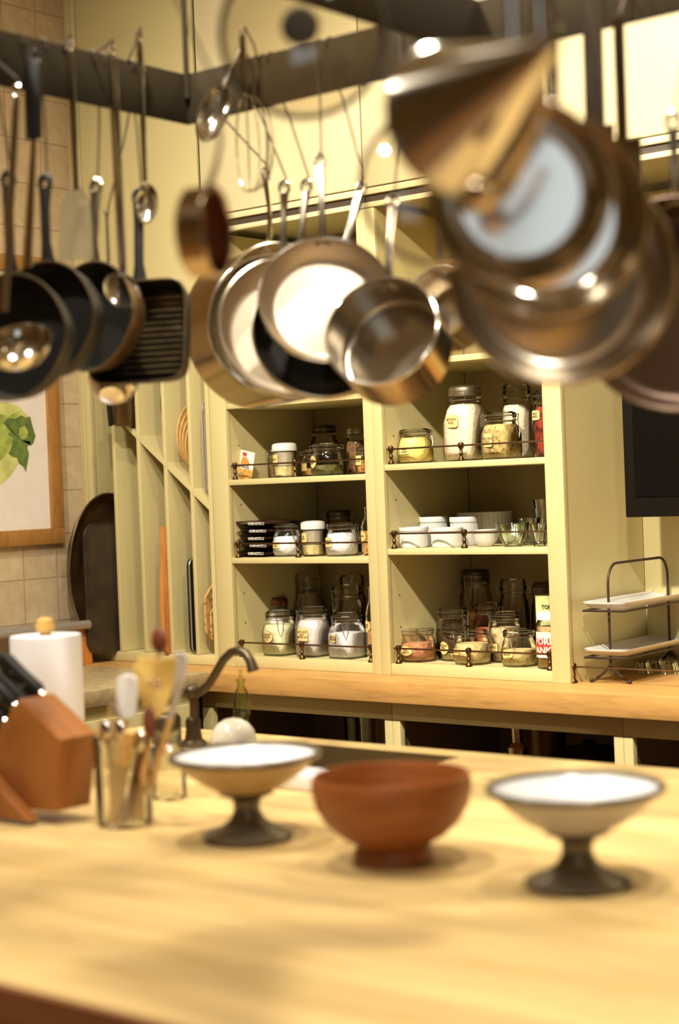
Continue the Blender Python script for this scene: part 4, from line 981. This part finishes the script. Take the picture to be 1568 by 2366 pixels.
utensil('rubber_spatula', 'white rubber spatula with a rounded upright head', (-.015, -.005, .010), up(290, 1660), .005, 'wood_light', [up(a, b) for a, b in ((272, 1655), (268, 1600), (272, 1568), (285, 1558), (305, 1558), (317, 1568), (318, 1600), (314, 1655), (292, 1662))], 'rubber')
utensil('plastic_spatula', 'grey translucent plastic spatula curving behind the wooden one', (.02, .012, .010), up(395, 1660, .04), .005, 'wood_light', [up(a, b, .04) for a, b in ((385, 1665), (398, 1610), (404, 1560), (400, 1512), (425, 1505), (434, 1520), (426, 1570), (414, 1620), (400, 1660))], 'greyplastic')
o = utensil('wooden_spoon', 'dark reddish wooden spoon with its bowl upward', (.018, -.02, .010), up(340, 1700), .0055, 'wood_dark', None, None)
mb('wood_dark').ball(up(345, 1670)-Vector((.018, -.02, .010)), .017, (.75, .4, 1.5)).build('spoon_bowl', parent=o)
o = utensil('tall_spoon', 'tall dark spoon rising above the others toward the tray slots', (.005, .02, .010), up(366, 1510, .05), .004, 'wood_light', None, None)
mb('wood_dark').ball(up(368, 1480, .05)-Vector((.005, .02, .010)), .017, (.95, .45, 1.15)).build('spoon_bowl', parent=o)
for k, (px, py) in enumerate(((258, 1665), (275, 1690), (320, 1712), (240, 1690))):
    o = utensil('steel_utensil', ['steel whisk standing in the glass jar, tallest of the steel tools', 'steel spoon handle in the glass jar beside the whisk', 'steel ladle handle in the glass jar below the dark spoon', 'steel handle leaning over the left rim of the glass jar'][k], (-.02+.012*k, .02-.012*k, .010), up(px, py, -.01), .003, 'steel_bright', None, None)
    hd = up(px, py, -.01)-Vector((-.02+.012*k, .02-.012*k, .010))
    q = mb('steel_bright')
    if k == 0:
        for j in range(6):
            a = PI*j/6
            q.tube([hd+Vector((math.cos(a)*.016*math.sin(PI*m_/10), math.sin(a)*.016*math.sin(PI*m_/10), -.03+.06*m_/10)) for m_ in range(11)], .0008, 5)
    else: q.ball(hd, .013, (1, .35, 1.3))
    q.build('end', parent=o)
for k, (dx, dy, px) in enumerate(((-.005, -.025, 300), (.03, 0, 335), (-.028, .004, 262))):
    utensil('wooden_spoon', ['pale wooden spoon handle at the front of the glass jar', 'pale wooden spoon leaning to the right in the glass jar', 'pale wooden spoon leaning to the left in the glass jar'][k], (dx*.8, dy*.8, .010), up(px, 1690+5*k, dy), .0095, 'wood_light', None, None)
# second glass
p = pl(392, 1845, 2, HZ)
t = thing('glass_tumbler', 'empty clear glass jar behind the utensil jar', 'jar', (p.x, p.y, HZ+.0005))
h_ = pl(392, 1690, 1, p.y).z-HZ
mb('clear').lathe([(0, .006), (.026, 0), (.029, .006), (.029, h_*.72), (.020, h_*.82), (.019, h_*.88), (.024, h_), (.021, h_), (.016, h_*.85), (.026, h_*.7), (.026, .01), (0, .009)], 36, cap0=False, cap1=False).build('glass_cylinder', parent=t)

# ------------------------------------------------------------------ pot rack and hanging things
RX, RY, RZ0, RZ1 = -2.092, 2.2, Z(.662), Z(.752)
t = thing('pot_rack', 'dull steel bar pot rack hanging from the ceiling above the island', 'pot rack', (-1.2, 1.45, RZ0))
hgt = RZ1-RZ0; x0, x1, y0, y1 = RX+1.2, 1.0, -.95, RY-1.45
mb('rackmetal').box(x0, x1, y1-.004, y1, 0, hgt, .001).build('far_bar', parent=t)
mb('rackmetal').box(x0, x0+.004, y0, y1-.0045, 0, hgt, .001).build('side_bar', parent=t)
mb('rackmetal').box(x1-.004, x1, y0, y1-.0045, 0, hgt, .001).build('side_bar', parent=t)
mb('rackmetal').box(x0+.0045, x1-.0045, y0, y0+.004, 0, hgt, .001).build('near_bar', parent=t)
RODS = [.95, 1.21, 1.30, 1.42, 1.54, 1.64]
mb('rackmetal').box(-.26, -.256, y0+.0045, y1-.0045, 0, hgt, .001).build('inner_bar', parent=t)
for yy in RODS: mb('rackmetal').tube([(-.255, yy-1.45, hgt*.5), (x1-.004, yy-1.45, hgt*.5)], .006, 10).build('cross_rod', parent=t)
for xx in (x0+.01, x1-.01):
    for yy in (y0+.01, y1-.01): mb('rackmetal').tube([(xx, yy, hgt*.5), (xx, yy, CH-RZ0-.001)], .005, 8).build('hanging_rod', parent=t)
RM = (RZ0+RZ1)/2
hook_i = [0]
HL = {}
def hook(p, lab, kind='rod', by=None):
    """S-hook from a hole at p up over the bar above it"""
    p = Vector(p); top = RZ1 if kind in ('bar', 'inner') else RM+.008
    o = thing('s_hook', lab, 'hook', (p.x, p.y, p.z), 0, 'steel S-hooks on the pot rack')
    h = top-p.z; dY = 0; dX = 0
    if kind == 'inner': dX = -1.45-p.x
    if kind == 'bar' and by != 'side': dY = RY-p.y
    if kind == 'bar' and by == 'side': dX = RX-p.x
    pts = [(-.006, 0, .006), (-.004, 0, -.003), (0, 0, -.006), (.004, 0, -.002), (.0045, 0, .01), (.002+dX*.5, dY*.5, h*.5), (dX-.004, dY-.006, h-.012), (dX-.002, dY-.005, h), (dX+.002, dY-.001, h+.003), (dX+.005, dY+.003, h-.001), (dX+.006, dY+.004, h-.014)]
    mb('darkwire').tube(pts, .0016, 7).build('hook_wire', parent=o); return o
def pan(name, lab, cat, ctr, n, r, dpt, hl, inner, outer, rim, flare=.80, group='steel pans hanging from the rack', wall=.0025, hmat='steel', hw=.010, hkind='bar', hook_lab=None, roll=0, htwist=0, sh=0):
    """ctr = rim centre, n = the way the open side faces; handle rises from the rim"""
    ctr = Vector(ctr); upv = Vector((0, 0, 1)) + R0*htwist
    F = frame_mat(n, upv, ctr)
    t = thing(name, lab, cat, ctr, 0, group)
    t.matrix_world = F
    rb = r*flare
    mb(inner).lathe([(0, -dpt+wall), (rb*.80, -dpt+wall), (rb*.88, -dpt+wall), (rb*.90, -dpt+wall), (rb*.97, -dpt+wall*1.6), (rb, -dpt+wall*2.6), (r*.97, -dpt*.35), (r*.985, -.001)], 72, cap0=False, cap1=False).build('inside', parent=t)
    mb(outer).lathe([(0, -dpt), (rb*.93, -dpt), (rb+wall, -dpt+wall*2), (r*1.0, -dpt*.35), (r*1.003, -.001)], 72, cap0=False, cap1=False).build('outside', parent=t)
    mb(rim).tube([(r*.995*math.cos(2*PI*k/72), r*.995*math.sin(2*PI*k/72), 0) for k in range(72)], wall*.95, 8, True).build('rim', parent=t)
    # strap handle along +Y with an eye at its end
    q = mb(hmat); hz = -dpt*.30
    L0 = r*.98; pts = [(0, L0-.004, hz), (0, L0+.025, hz+.012), (0, L0+hl*.5, hz+.018), (0, L0+hl-.022, hz+.016)]
    q.tube(pts, [hw*.75, hw*.62, hw*.55, hw*.85], 10, flat=.42)
    q.tube([(.0085*math.sin(a), L0+hl-.012+.013*math.cos(a)*-1, hz+.016) for a in [2*PI*k/16 for k in range(16)]], .0030, 7, True)
    q.build('handle', parent=t)
    q = mb(hmat)
    for s_ in (-1, 1): q.ball((s_*.010, r*.955, -dpt*.33), .0035)
    q.build('rivets', parent=t)
    bpy.context.view_layer.update()
    e = F @ Vector((0, L0+hl-.004, hz+.016))
    hook(e, hook_lab or ('hook holding the '+lab.split(',')[0].split(' with')[0])[:90], hkind)
    return t
def on(px, py, Y): return pl(px, py, 1, Y)
def rad(rpx, p): return rpx*depth(p)/FPX
# --- middle group on the far bar
Yb = RY-.03
p = on(880, 764, Yb-.11)
pan('saucepan', 'small deep steel saucepan hanging in front of the frying pans', 'saucepan', p, cdir(-.34, .34, .88), rad(136, p), .088, .155, 'steel', 'steel_warm', 'steel_bright', .97, hook_lab='S-hook holding the small deep saucepan', htwist=-.02)
p = on(753, 690, Yb-.04)
pan('frying_pan', 'bright steel frying pan hanging directly behind the small saucepan', 'frying pan', p, cdir(.02, .30, .95), rad(156, p), .042, .155, 'steel_satin', 'steel', 'steel_bright', .82, hook_lab='S-hook holding the bright steel frying pan')
p = on(748, 762, Yb-.01)
pan('frying_pan', 'black-lined frying pan with steel rim, low behind the bright one', 'frying pan', p, cdir(.05, .30, .95), rad(166, p), .045, .165, 'nonstick', 'steel', 'steel', .82, hook_lab='S-hook holding the black-lined frying pan', htwist=.28)
p = on(672, 752, Yb+.04)
pan('frying_pan', 'grey steel frying pan, leftmost but one of the middle group', 'frying pan', p, cdir(.18, .22, .95), rad(168, p), .05, .15, 'steel_satin', 'steel', 'steel', .84, hook_lab='S-hook holding the grey steel frying pan', htwist=.18)
p = on(650, 748, Yb+.08)
pan('frying_pan', 'dark-sided steel frying pan, rearmost of the middle group', 'frying pan', p, cdir(.22, .20, .95), rad(170, p), .05, .14, 'steel', 'steel', 'steel_bright', .84, hook_lab='S-hook holding the rearmost frying pan', htwist=.1)
p = on(662, 742, Yb+.22)
pan('saute_pan', 'deep copper-toned saute pan showing its outer side, left of the frying pans', 'saute pan', p, cdir(.62, .10, .78), rad(184, p), .13, .15, 'steel', 'steel_warm', 'steel', .97, hook_lab='S-hook holding the deep saute pan', hmat='steel_bright')
p = on(1010, 700, Yb+.12)
pan('saucepan', 'steel saucepan mostly hidden behind the small saucepan on its right', 'saucepan', p, cdir(-.5, .2, .84), rad(86, p), .08, .14, 'steel', 'steel_warm', 'steel', .97, hook_lab='S-hook holding the half-hidden saucepan', htwist=-.1)
p = on(500, 535, 1.42)
pan('copper_pan', 'small copper-brown pan seen edge-on, hanging beside the rack corner', 'pan', p, cdir(.96, .02, .27), rad(104, p), .034, .10, 'copperish', 'steel_warm', 'steel_warm', .95, group=None, hkind='inner', hook_lab='S-hook holding the edge-on copper pan')
# --- right group: big pans nested
p = on(1298, 628, 1.62)
pan('big_frying_pan', 'largest steel frying pan, lowest of the nested group at right', 'frying pan', p, cdir(-.04, .05, .99), rad(262, p), .05, .17, 'steel', 'steel_warm', 'steel_warm', .78, group='large pans nested at the right', hook_lab='S-hook holding the lowest big pan', hkind='rod', hmat='steel_bright', wall=.002)
p = on(1262, 500, 1.50)
pan('big_frying_pan', 'middle steel frying pan of the nested group at right', 'frying pan', p, cdir(-.11, -.10, .98), rad(232, p), .045, .16, 'steel_bright', 'steel_warm', 'steel_warm', .78, group='large pans nested at the right', hook_lab='S-hook holding the middle big pan', hkind='rod', hmat='steel_bright', wall=.002)
p = on(1198, 442, 1.38)
pan('big_frying_pan', 'frontmost steel frying pan of the nested group, reflecting pale blue', 'frying pan', p, cdir(-.12, -.10, .98), rad(212, p), .042, .15, 'steel_bright', 'steel_warm', 'steel_warm', .76, group='large pans nested at the right', hook_lab='S-hook holding the frontmost big pan', hkind='rod', hmat='steel_bright', wall=.002)
p = on(1570, 700, 2.08)
pan('dark_pan', 'dark brown pan cut by the right edge behind the nested pans', 'pan', p, cdir(-.15, .05, .98), rad(250, p), .06, .12, 'dark_brown_metal', 'dark_brown_metal', 'dark_brown_metal', .86, group=None, hook_lab='S-hook holding the dark brown pan')
# glass lids
def glass_lid(lab, ctr, n, r, hk, glassm='lid_glass', metal='steel', hl=None):
    F = frame_mat(n, Vector((0, 0, 1)), ctr)
    t = thing('pan_lid', lab, 'lid', ctr, 0, 'round glass pan lids'); t.matrix_world = F
    mb(glassm).lathe([(r*.97, 0), (r*.8, .010), (r*.5, .019), (r*.2, .023), (0, .024)], 64, cap0=False, cap1=False).build('glass_dome', parent=t)
    mb(metal).lathe([(r*.935, -.003), (r, -.004), (r*1.005, .002), (r*.97, .004), (r*.935, .003)], 64, cap0=False, cap1=False).build('metal_rim', parent=t)
    mb(metal).lathe([(.008, .0245), (.008, .034), (.019, .038), (.021, .044), (.017, .050), (0, .052)], 24).build('knob', parent=t)
    q = mb(metal).tube([(-.012, r*.99, 0), (-.010, r+.012, .002), (0, r+.018, .003), (.010, r+.012, .002), (.012, r*.99, 0)], .0018, 6); q.build('hanging_loop', parent=t)
    bpy.context.view_layer.update()
    hook(F @ Vector((0, r+.012, .003)), hk, 'rod')
p = on(1012, 432, 1.47); glass_lid('round glass lid hanging behind the steel cone', p, cdir(.12, .05, .99), rad(188, p), 'S-hook holding the glass lid behind the cone')
p = on(700, 78, 1.42); glass_lid('round glass lid at the top between side bar and cone', p, cdir(-.05, -.1, .99), rad(196, p), 'S-hook holding the topmost glass lid', glassm='lid_glass2', metal='sheet_dark')
# conical strainer: apex up right, open end down left
ap = on(1288, 96, 1.21); bc = on(1052, 276, 1.30)
axv = (ap-bc); Lc = axv.length; rr = rad(172, bc)
F = frame_mat(axv, Vector((0, 0, 1)), bc)
t = thing('steel_cone', 'shiny stainless cone strainer hanging point upward to the right', 'strainer', bc); t.matrix_world = F
mb('steel_bright').lathe([(rr, 0), (rr*1.02, .004), (rr*.98, .012), (rr*.5, Lc*.53), (rr*.10, Lc*.95), (.004, Lc)], 64, cap0=False, cap1=True).build('cone_body', parent=t)
mb('steel').lathe([(rr*.985, .002), (rr*.5, Lc*.52), (.004, Lc*.97)], 64, cap0=False, cap1=False).build('cone_lining', parent=t)
mb('steel_bright').tube([(rr*1.005*math.cos(2*PI*k/64), rr*1.005*math.sin(2*PI*k/64), 0) for k in range(64)], .0035, 8, True).build('rim', parent=t)
q = mb('steel_warm')
lo = F.inverted() @ on(1110, 445, 1.25); q.ball(lo, .017, (1, 1, 1)); q.tube([lo, F.inverted() @ on(1160, 425, 1.22), F.inverted() @ on(1205, 350, 1.19), F.inverted() @ on(1258, 220, 1.17)], .0055, 8)
q.build('handle', parent=t)
hook(on(1262, 88, 1.21), 'S-hook holding the steel cone by its tip', 'rod')

# --- left group on the side bar
def onx(px, py, dx=0): return pl(px, py, 0, RX+dx)
nL = cdir(-.30, .10, .94)
def hookL(p, lab): return hook(p, lab, 'bar', 'side')
def skillet(lab, px, py, rpx, dx, n, inner='iron', outer='iron', hl=.13, hk='', square=False, dpt=.045, rimm='iron_rim', hmat='iron'):
    ctr = onx(px, py, dx); r = rad(rpx, ctr)
    F = frame_mat(n, Vector((0, 0, 1)), ctr)
    t = thing('grill_pan' if square else 'cast_iron_skillet', lab, 'grill pan' if square else 'skillet', ctr, 0, None if square else 'black cast-iron skillets on the side bar'); t.matrix_world = F
    def rfn(a, z):
        if square: c, s_ = abs(math.cos(a+.0)), abs(math.sin(a)); return (c**6+s_**6)**(-1/6)
        return 1+.045*max(0, math.cos(a-0))**24+.045*max(0, math.cos(a-PI))**24
    mb(inner).lathe([(0, -dpt+.004), (r*.86, -dpt+.004), (r*.95, -.004), (r*.965, 0)], 72, rfun=rfn, cap0=False, cap1=False).build('inside', parent=t)
    mb(outer).lathe([(0, -dpt), (r*.88, -dpt), (r*.93, -dpt+.006), (r, -.004), (r, 0)], 72, rfun=rfn, cap0=False, cap1=False).build('outside', parent=t)
    mb(rimm).lathe([(r*.962, 0), (r*.975, .0012), (r*.995, .0012), (r*1.002, 0)], 72, rfun=rfn, cap0=False, cap1=False).build('rim', parent=t)
    if square:
        q = mb('iron_rim')
        for k in range(13):
            y = -r*.72+r*1.44*k/12; q.box(-r*.76, r*.76, y-.0022, y+.0022, -dpt+.004, -dpt+.009)
        q.build('ridges', parent=t)
    q = mb(hmat).tube([(0, r*.97, -.012), (0, r+.03, -.006), (0, r+hl*.6, -.002), (0, r+hl-.02, -.002)], [.014, .009, .009, .012], 10, flat=.5)
    q.tube([(.010*math.sin(a), r+hl-.012-.014*math.cos(a), -.002) for a in [2*PI*k/16 for k in range(16)]], .0045, 7, True).build('handle', parent=t)
    bpy.context.view_layer.update()
    hookL(F @ Vector((0, r+hl-.002, -.002)), hk)
skillet('square black grill pan with ridges, rightmost on the side bar', 315, 765, 122, .02, cdir(-.28, .12, .95), hl=.16, hk='S-hook holding the grill pan', square=True, hmat='iron')
skillet('worn brownish steel skillet between the grill pan and black skillets', 205, 730, 130, -.02, cdir(-.55, .10, .83), inner='iron', outer='brown_tray', hl=.14, hk='S-hook holding the worn skillet', hmat='steel')
skillet('black cast-iron skillet, middle one of the side bar', 100, 738, 138, .0, cdir(-.45, .05, .89), hl=.14, hk='S-hook holding the middle black skillet', hmat='iron')
skillet('largest black cast-iron skillet, cut by the left edge', 18, 778, 150, .04, cdir(-.35, .05, .93), hl=.16, hk='S-hook holding the largest black skillet', hmat='iron')
# ladle, turner, skimmer, fork, spoon
def hang_tool(name, lab, cat, top, bot, dx, wtop, wbot, mat, hk, head=None, flat=.3, shaft='shaft'):
    a = onx(*top, dx); b = onx(*bot, dx)
    t = thing(name, lab, cat, a, 0, 'steel tools hanging from the side bar'); d = b-a
    ra, rb = rad(wtop/2, a), rad(wbot/2, b)
    mb(mat).tube([(0, 0, -.006), d*.1, d*.5, d], [ra*.7, ra, (ra+rb)/2, rb], 10, flat=flat).build(shaft, parent=t)
    mb(mat).tube([(.007*math.sin(q_), 0, .004+.009*math.cos(q_)) for q_ in [2*PI*k/14 for k in range(14)]], .002, 6, True).build('eye', parent=t)
    hook(a+Vector((0, 0, .010)), hk, 'bar', 'side')
    return t, a, d
t, a, d = hang_tool('ladle', 'steel ladle with a golden gleam, cut by the left edge', 'ladle', (38, 215), (10, 720), .13, 26, 22, 'steel_bright', 'S-hook holding the ladle')
F = Matrix.Translation(onx(38, 790, .13)-a) @ frame_mat(cdir(-.1, .75, .55), Vector((0, 0, 1)), (0, 0, 0))
r = rad(84, onx(40, 790, .13)); 
mb('steel_bright').lathe([(0, -r*.75), (r*.4, -r*.70), (r*.75, -r*.48), (r*.95, -r*.2), (r, 0), (r*.97, 0), (r*.9, -r*.2), (r*.7, -r*.44), (r*.35, -r*.64), (0, -r*.69)], 48, F, cap0=False, cap1=False).build('ladle_bowl', parent=t)
t, a, d = hang_tool('turner', 'steel turner with a flaring blade beside the tiled wall', 'turner', (160, 110), (176, 440), .02, 30, 20, 'steel_bright', 'S-hook holding the turner')
bl = [onx(*c, .02)-a for c in ((168, 430), (186, 430), (212, 470), (222, 600), (134, 600), (142, 470))]
q = mb('steel_bright'); nn = cdir(0, 0, 1)*.001
A = [q.b.verts.new(v+nn) for v in bl]; B = [q.b.verts.new(v-nn) for v in bl]; q.b.faces.new(A); q.b.faces.new(B[::-1])
for i in range(6): q.b.faces.new((A[i], B[i], B[(i+1) % 6], A[(i+1) % 6]))
q._tag(q.b.faces); q.build('blade', parent=t)
t, a, d = hang_tool('skimmer', 'long-handled steel skimmer hanging over the worn skillet', 'skimmer', (258, 120), (284, 640), .05, 32, 26, 'steel_bright', 'S-hook holding the skimmer', flat=.35)
mb('steel_bright').lathe([(0, -.006), (.02, -.005), (.032, .001), (.033, .003), (.02, -.002), (0, -.003)], 32, Matrix.Translation(onx(280, 672, .05)-a) @ frame_mat(cdir(.5, .3, .8), Vector((0, 0, 1)), (0, 0, 0)), cap0=False, cap1=False).build('skimmer_disc', parent=t)
t, a, d = hang_tool('black_spatula', 'black-handled steel spatula hanging near the left edge', 'spatula', (75, 130), (78, 320), .03, 58, 52, 'black', 'S-hook holding the black-handled spatula', flat=.4, shaft='handle')
e = onx(62, 620, .03)-a
mb('steel_bright').tube([d, d+(e-d)*.5, e], [.006, .010, .012], 10, flat=.2).build('shaft', parent=t)
t, a, d = hang_tool('basting_spoon', 'large steel spoon hanging between the skimmer and the grill pan', 'spoon', (322, 90), (335, 420), .03, 22, 16, 'steel_bright', 'S-hook holding the basting spoon')
mb('steel_bright').lathe([(0, -.010), (.5, -.008), (.9, -.002), (1, 0), (.85, 0), (.5, -.005), (0, -.007)], 32, Matrix.Translation(onx(338, 470, .03)-a) @ frame_mat(cdir(-.3, .1, .9), Vector((0, 0, 1)), (0, 0, 0)) @ Matrix.Diagonal((.022, .036, 1, 1)), cap0=False, cap1=False).build('spoon_bowl', parent=t)
# small steel colander bowl hanging under the grill pan
ctr = onx(262, 880, -.10)
F = frame_mat(cdir(0, -.75, .66), Vector((0, 0, 1)), ctr)
t = thing('measuring_bowl', 'small shiny steel bowl peeping out below the grill pan', 'bowl', ctr); t.matrix_world = F
r = rad(56, ctr)
mb('steel_bright').lathe([(0, .040), (r*.5, .038), (r*.85, .022), (r, 0), (r*1.06, -.001), (r*1.06, .002)], 40, cap0=False, cap1=False).build('steel_shell', parent=t)
bpy.context.view_layer.update()
q = mb('steel').tube([(0, r, 0), F.inverted() @ (ctr+Vector((0, 0, .16))), F.inverted() @ (ctr+Vector((0, 0, .30)))], .003, 8); q.build('handle', parent=t)
hook(ctr+Vector((0, 0, .30)), 'S-hook holding the small steel bowl', 'bar', 'side')
# whisk and shiny ladle near the corner
ctr = on(570, 330, Yb-.02)
t = thing('balloon_whisk', 'steel balloon whisk hanging left of the frying pan handles', 'whisk', ctr, 0, None)
q = mb('steel_bright'); r = rad(62, ctr); hh = rad(112, ctr)
for j in range(7):
    a_ = PI*j/7
    q.tube([(math.cos(a_)*r*math.sin(PI*m_/14)**.8 if 0 < m_ < 14 else 0, math.sin(a_)*r*math.sin(PI*m_/14)**.8 if 0 < m_ < 14 else 0, -hh*math.cos(PI*m_/14)) for m_ in range(15)], .0014, 6)
q.build('wires', parent=t)
mb('steel_bright').tube([(0, 0, hh), (0, 0, hh+.05), (0, 0, hh+.10)], [.007, .008, .006], 12).build('handle', parent=t)
hook(ctr+Vector((0, 0, hh+.104)), 'S-hook holding the balloon whisk', 'bar')
ctr = on(492, 262, Yb-.06)
t = thing('steel_scoop', 'bright steel scoop glinting at the rack corner', 'scoop', ctr)
F = frame_mat(cdir(.35, .1, .9), Vector((0, 0, 1)), (0, 0, 0)) @ Matrix.Rotation(-.45, 4, 'Z')
mb('steel_bright').lathe([(0, -.02), (.014, -.016), (.024, -.004), (.026, .004), (.023, .004), (.012, -.012), (0, -.016)], 32, F @ Matrix.Diagonal((1, 2.2, 1, 1)), cap0=False, cap1=False).build('scoop_bowl', parent=t)
mb('steel_bright').tube([F @ Vector((0, .05, 0)), F @ Vector((0, .09, .004)), F @ Vector((0, .125, .004))], [.006, .0045, .005], 10).build('handle', parent=t)
hook(ctr+(F @ Vector((0, .123, .004))), 'S-hook holding the glinting scoop', 'bar')
# extra handles seen at upper right (pans hidden behind): a pair of tongs and a flat spatula
for k, (px, tp, bt, w_, mat_, lab) in enumerate(((1365, -60, 300, 54, 'steel', 'broad steel spatula handle above the nested pans'), (1428, 40, 330, 30, 'steel_bright', 'narrow steel tool right of the broad spatula handle'))):
    a = on(px, tp, 2.14); b = on(px+10, bt, 2.14)
    t = thing('hanging_spatula', lab, 'spatula', a, 0, 'tools hanging behind the nested pans'); d = b-a
    mb(mat_).tube([(0, 0, 0), d*.5, d], [rad(w_/2, a)]*3, 10, flat=.2).build('handle', parent=t)
    q = mb(mat_).box(-.03, .03, -.001, .001, d.z-.08, d.z+.004, mt=Matrix.Translation((d.x, d.y, 0))); q.build('blade', parent=t)
    hook(a, 'S-hook holding the '+lab.split(' handle')[0].split(' right')[0], 'bar')

# ------------------------------------------------------------------ lights
def lamp(x, y, e, lab, tilt=0, spread=110, col=(1, .92, .78), size=.09):
    t = thing('ceiling_light', lab, 'light', (x, y, CH-.001), 0, 'round ceiling lights')
    mb('ceiling').lathe([(size*.62, 0), (size*.9, 0), (size*.9, -.006), (size*.62, -.008)], 32, cap0=False, cap1=False).build('trim_ring', parent=t)
    tm = Matrix.Rotation(tilt, 4, 'X')
    mb('ceiling').lathe([(size*.60, .0), (size*.60, -.05), (size*.55, -.05), (size*.55, -.004)], 32, Matrix.Translation((0, 0, -.04)) @ tm, cap0=True, cap1=False).build('gimbal_can', parent=t)
    b = mb(emit('lamp_glow', col, 20)).lathe([(0, -.0855), (size*.54, -.0855)], 24, cap0=False, cap1=False).build('bulb_face', parent=t)
    b.data.transform(Matrix.Translation((0, 0, -.04)) @ tm @ Matrix.Translation((0, 0, .04)))
    ld = bpy.data.lights.new('downlight', 'AREA'); ld.shape = 'DISK'; ld.size = size*1.1; ld.spread = math.radians(spread); ld.energy = e; ld.color = col
    lo_ = bpy.data.objects.new('downlight', ld); C.objects.link(lo_); lo_.parent = t
    lo_.matrix_local = Matrix.Translation((0, 0, -.04)) @ tm @ Matrix.Translation((0, 0, -.054))
T_ = math.radians(46)
for x, y, e, tl, sp_, lab in (
    (-2.85, 1.65, 18, T_, 110, 'round ceiling light aimed at the tray cabinet'),
    (-1.80, 1.62, 32, T_, 110, 'round ceiling light aimed at the jar shelves, left of two'),
    (-.95, 1.65, 25, T_, 110, 'round ceiling light aimed at the jar shelves, right of two'),
    (-2.5, 2.85, 8, 0, 150, 'round ceiling light close to the cabinets, at the left'),
    (-1.35, 2.85, 8, 0, 150, 'round ceiling light close to the cabinets, at the right'),
    (-2.4, 1.0, 18, 0, 120, 'round ceiling light over the left end of the island'),
    (-.35, 1.35, 18, 0, 120, 'round ceiling light over the right end of the island'),
    (-1.0, .2, 15, 0, 120, 'round ceiling light in front of the island, at the left'),
    (.5, .1, 15, 0, 120, 'round ceiling light in front of the island, at the right')):
    lamp(x, y, e, lab, tl, sp_)
wld = bpy.data.worlds.new('world'); S.world = wld; wld.use_nodes = True
bg = wld.node_tree.nodes['Background']; bg.inputs[0].default_value = (.74, .84, 1, 1); bg.inputs[1].default_value = 1.6

# ------------------------------------------------------------------ camera
cd = bpy.data.cameras.new('camera'); co = bpy.data.objects.new('camera', cd); C.objects.link(co)
cd.sensor_fit = 'VERTICAL'; cd.sensor_height = 36; cd.sensor_width = 24; cd.lens = FPX/2366*36; cd.clip_start = .05
X_, Y_, Z_ = RT, -DN, -FW
co.matrix_world = Matrix(((X_.x, Y_.x, Z_.x, CAM.x), (X_.y, Y_.y, Z_.y, CAM.y), (X_.z, Y_.z, Z_.z, CAM.z), (0, 0, 0, 1)))
cd.dof.use_dof = True; cd.dof.focus_distance = 4.35; cd.dof.aperture_fstop = 2.3; cd.dof.aperture_blades = 0
S.camera = co
S.view_settings.view_transform = 'Standard'; S.view_settings.look = 'None'; S.view_settings.gamma = 1; S.view_settings.exposure = 0.0
S.cycles.use_denoising = True; S.cycles.diffuse_bounces = 2
S.cycles.max_bounces = 10; S.cycles.transparent_max_bounces = 24; S.cycles.sample_clamp_indirect = 8
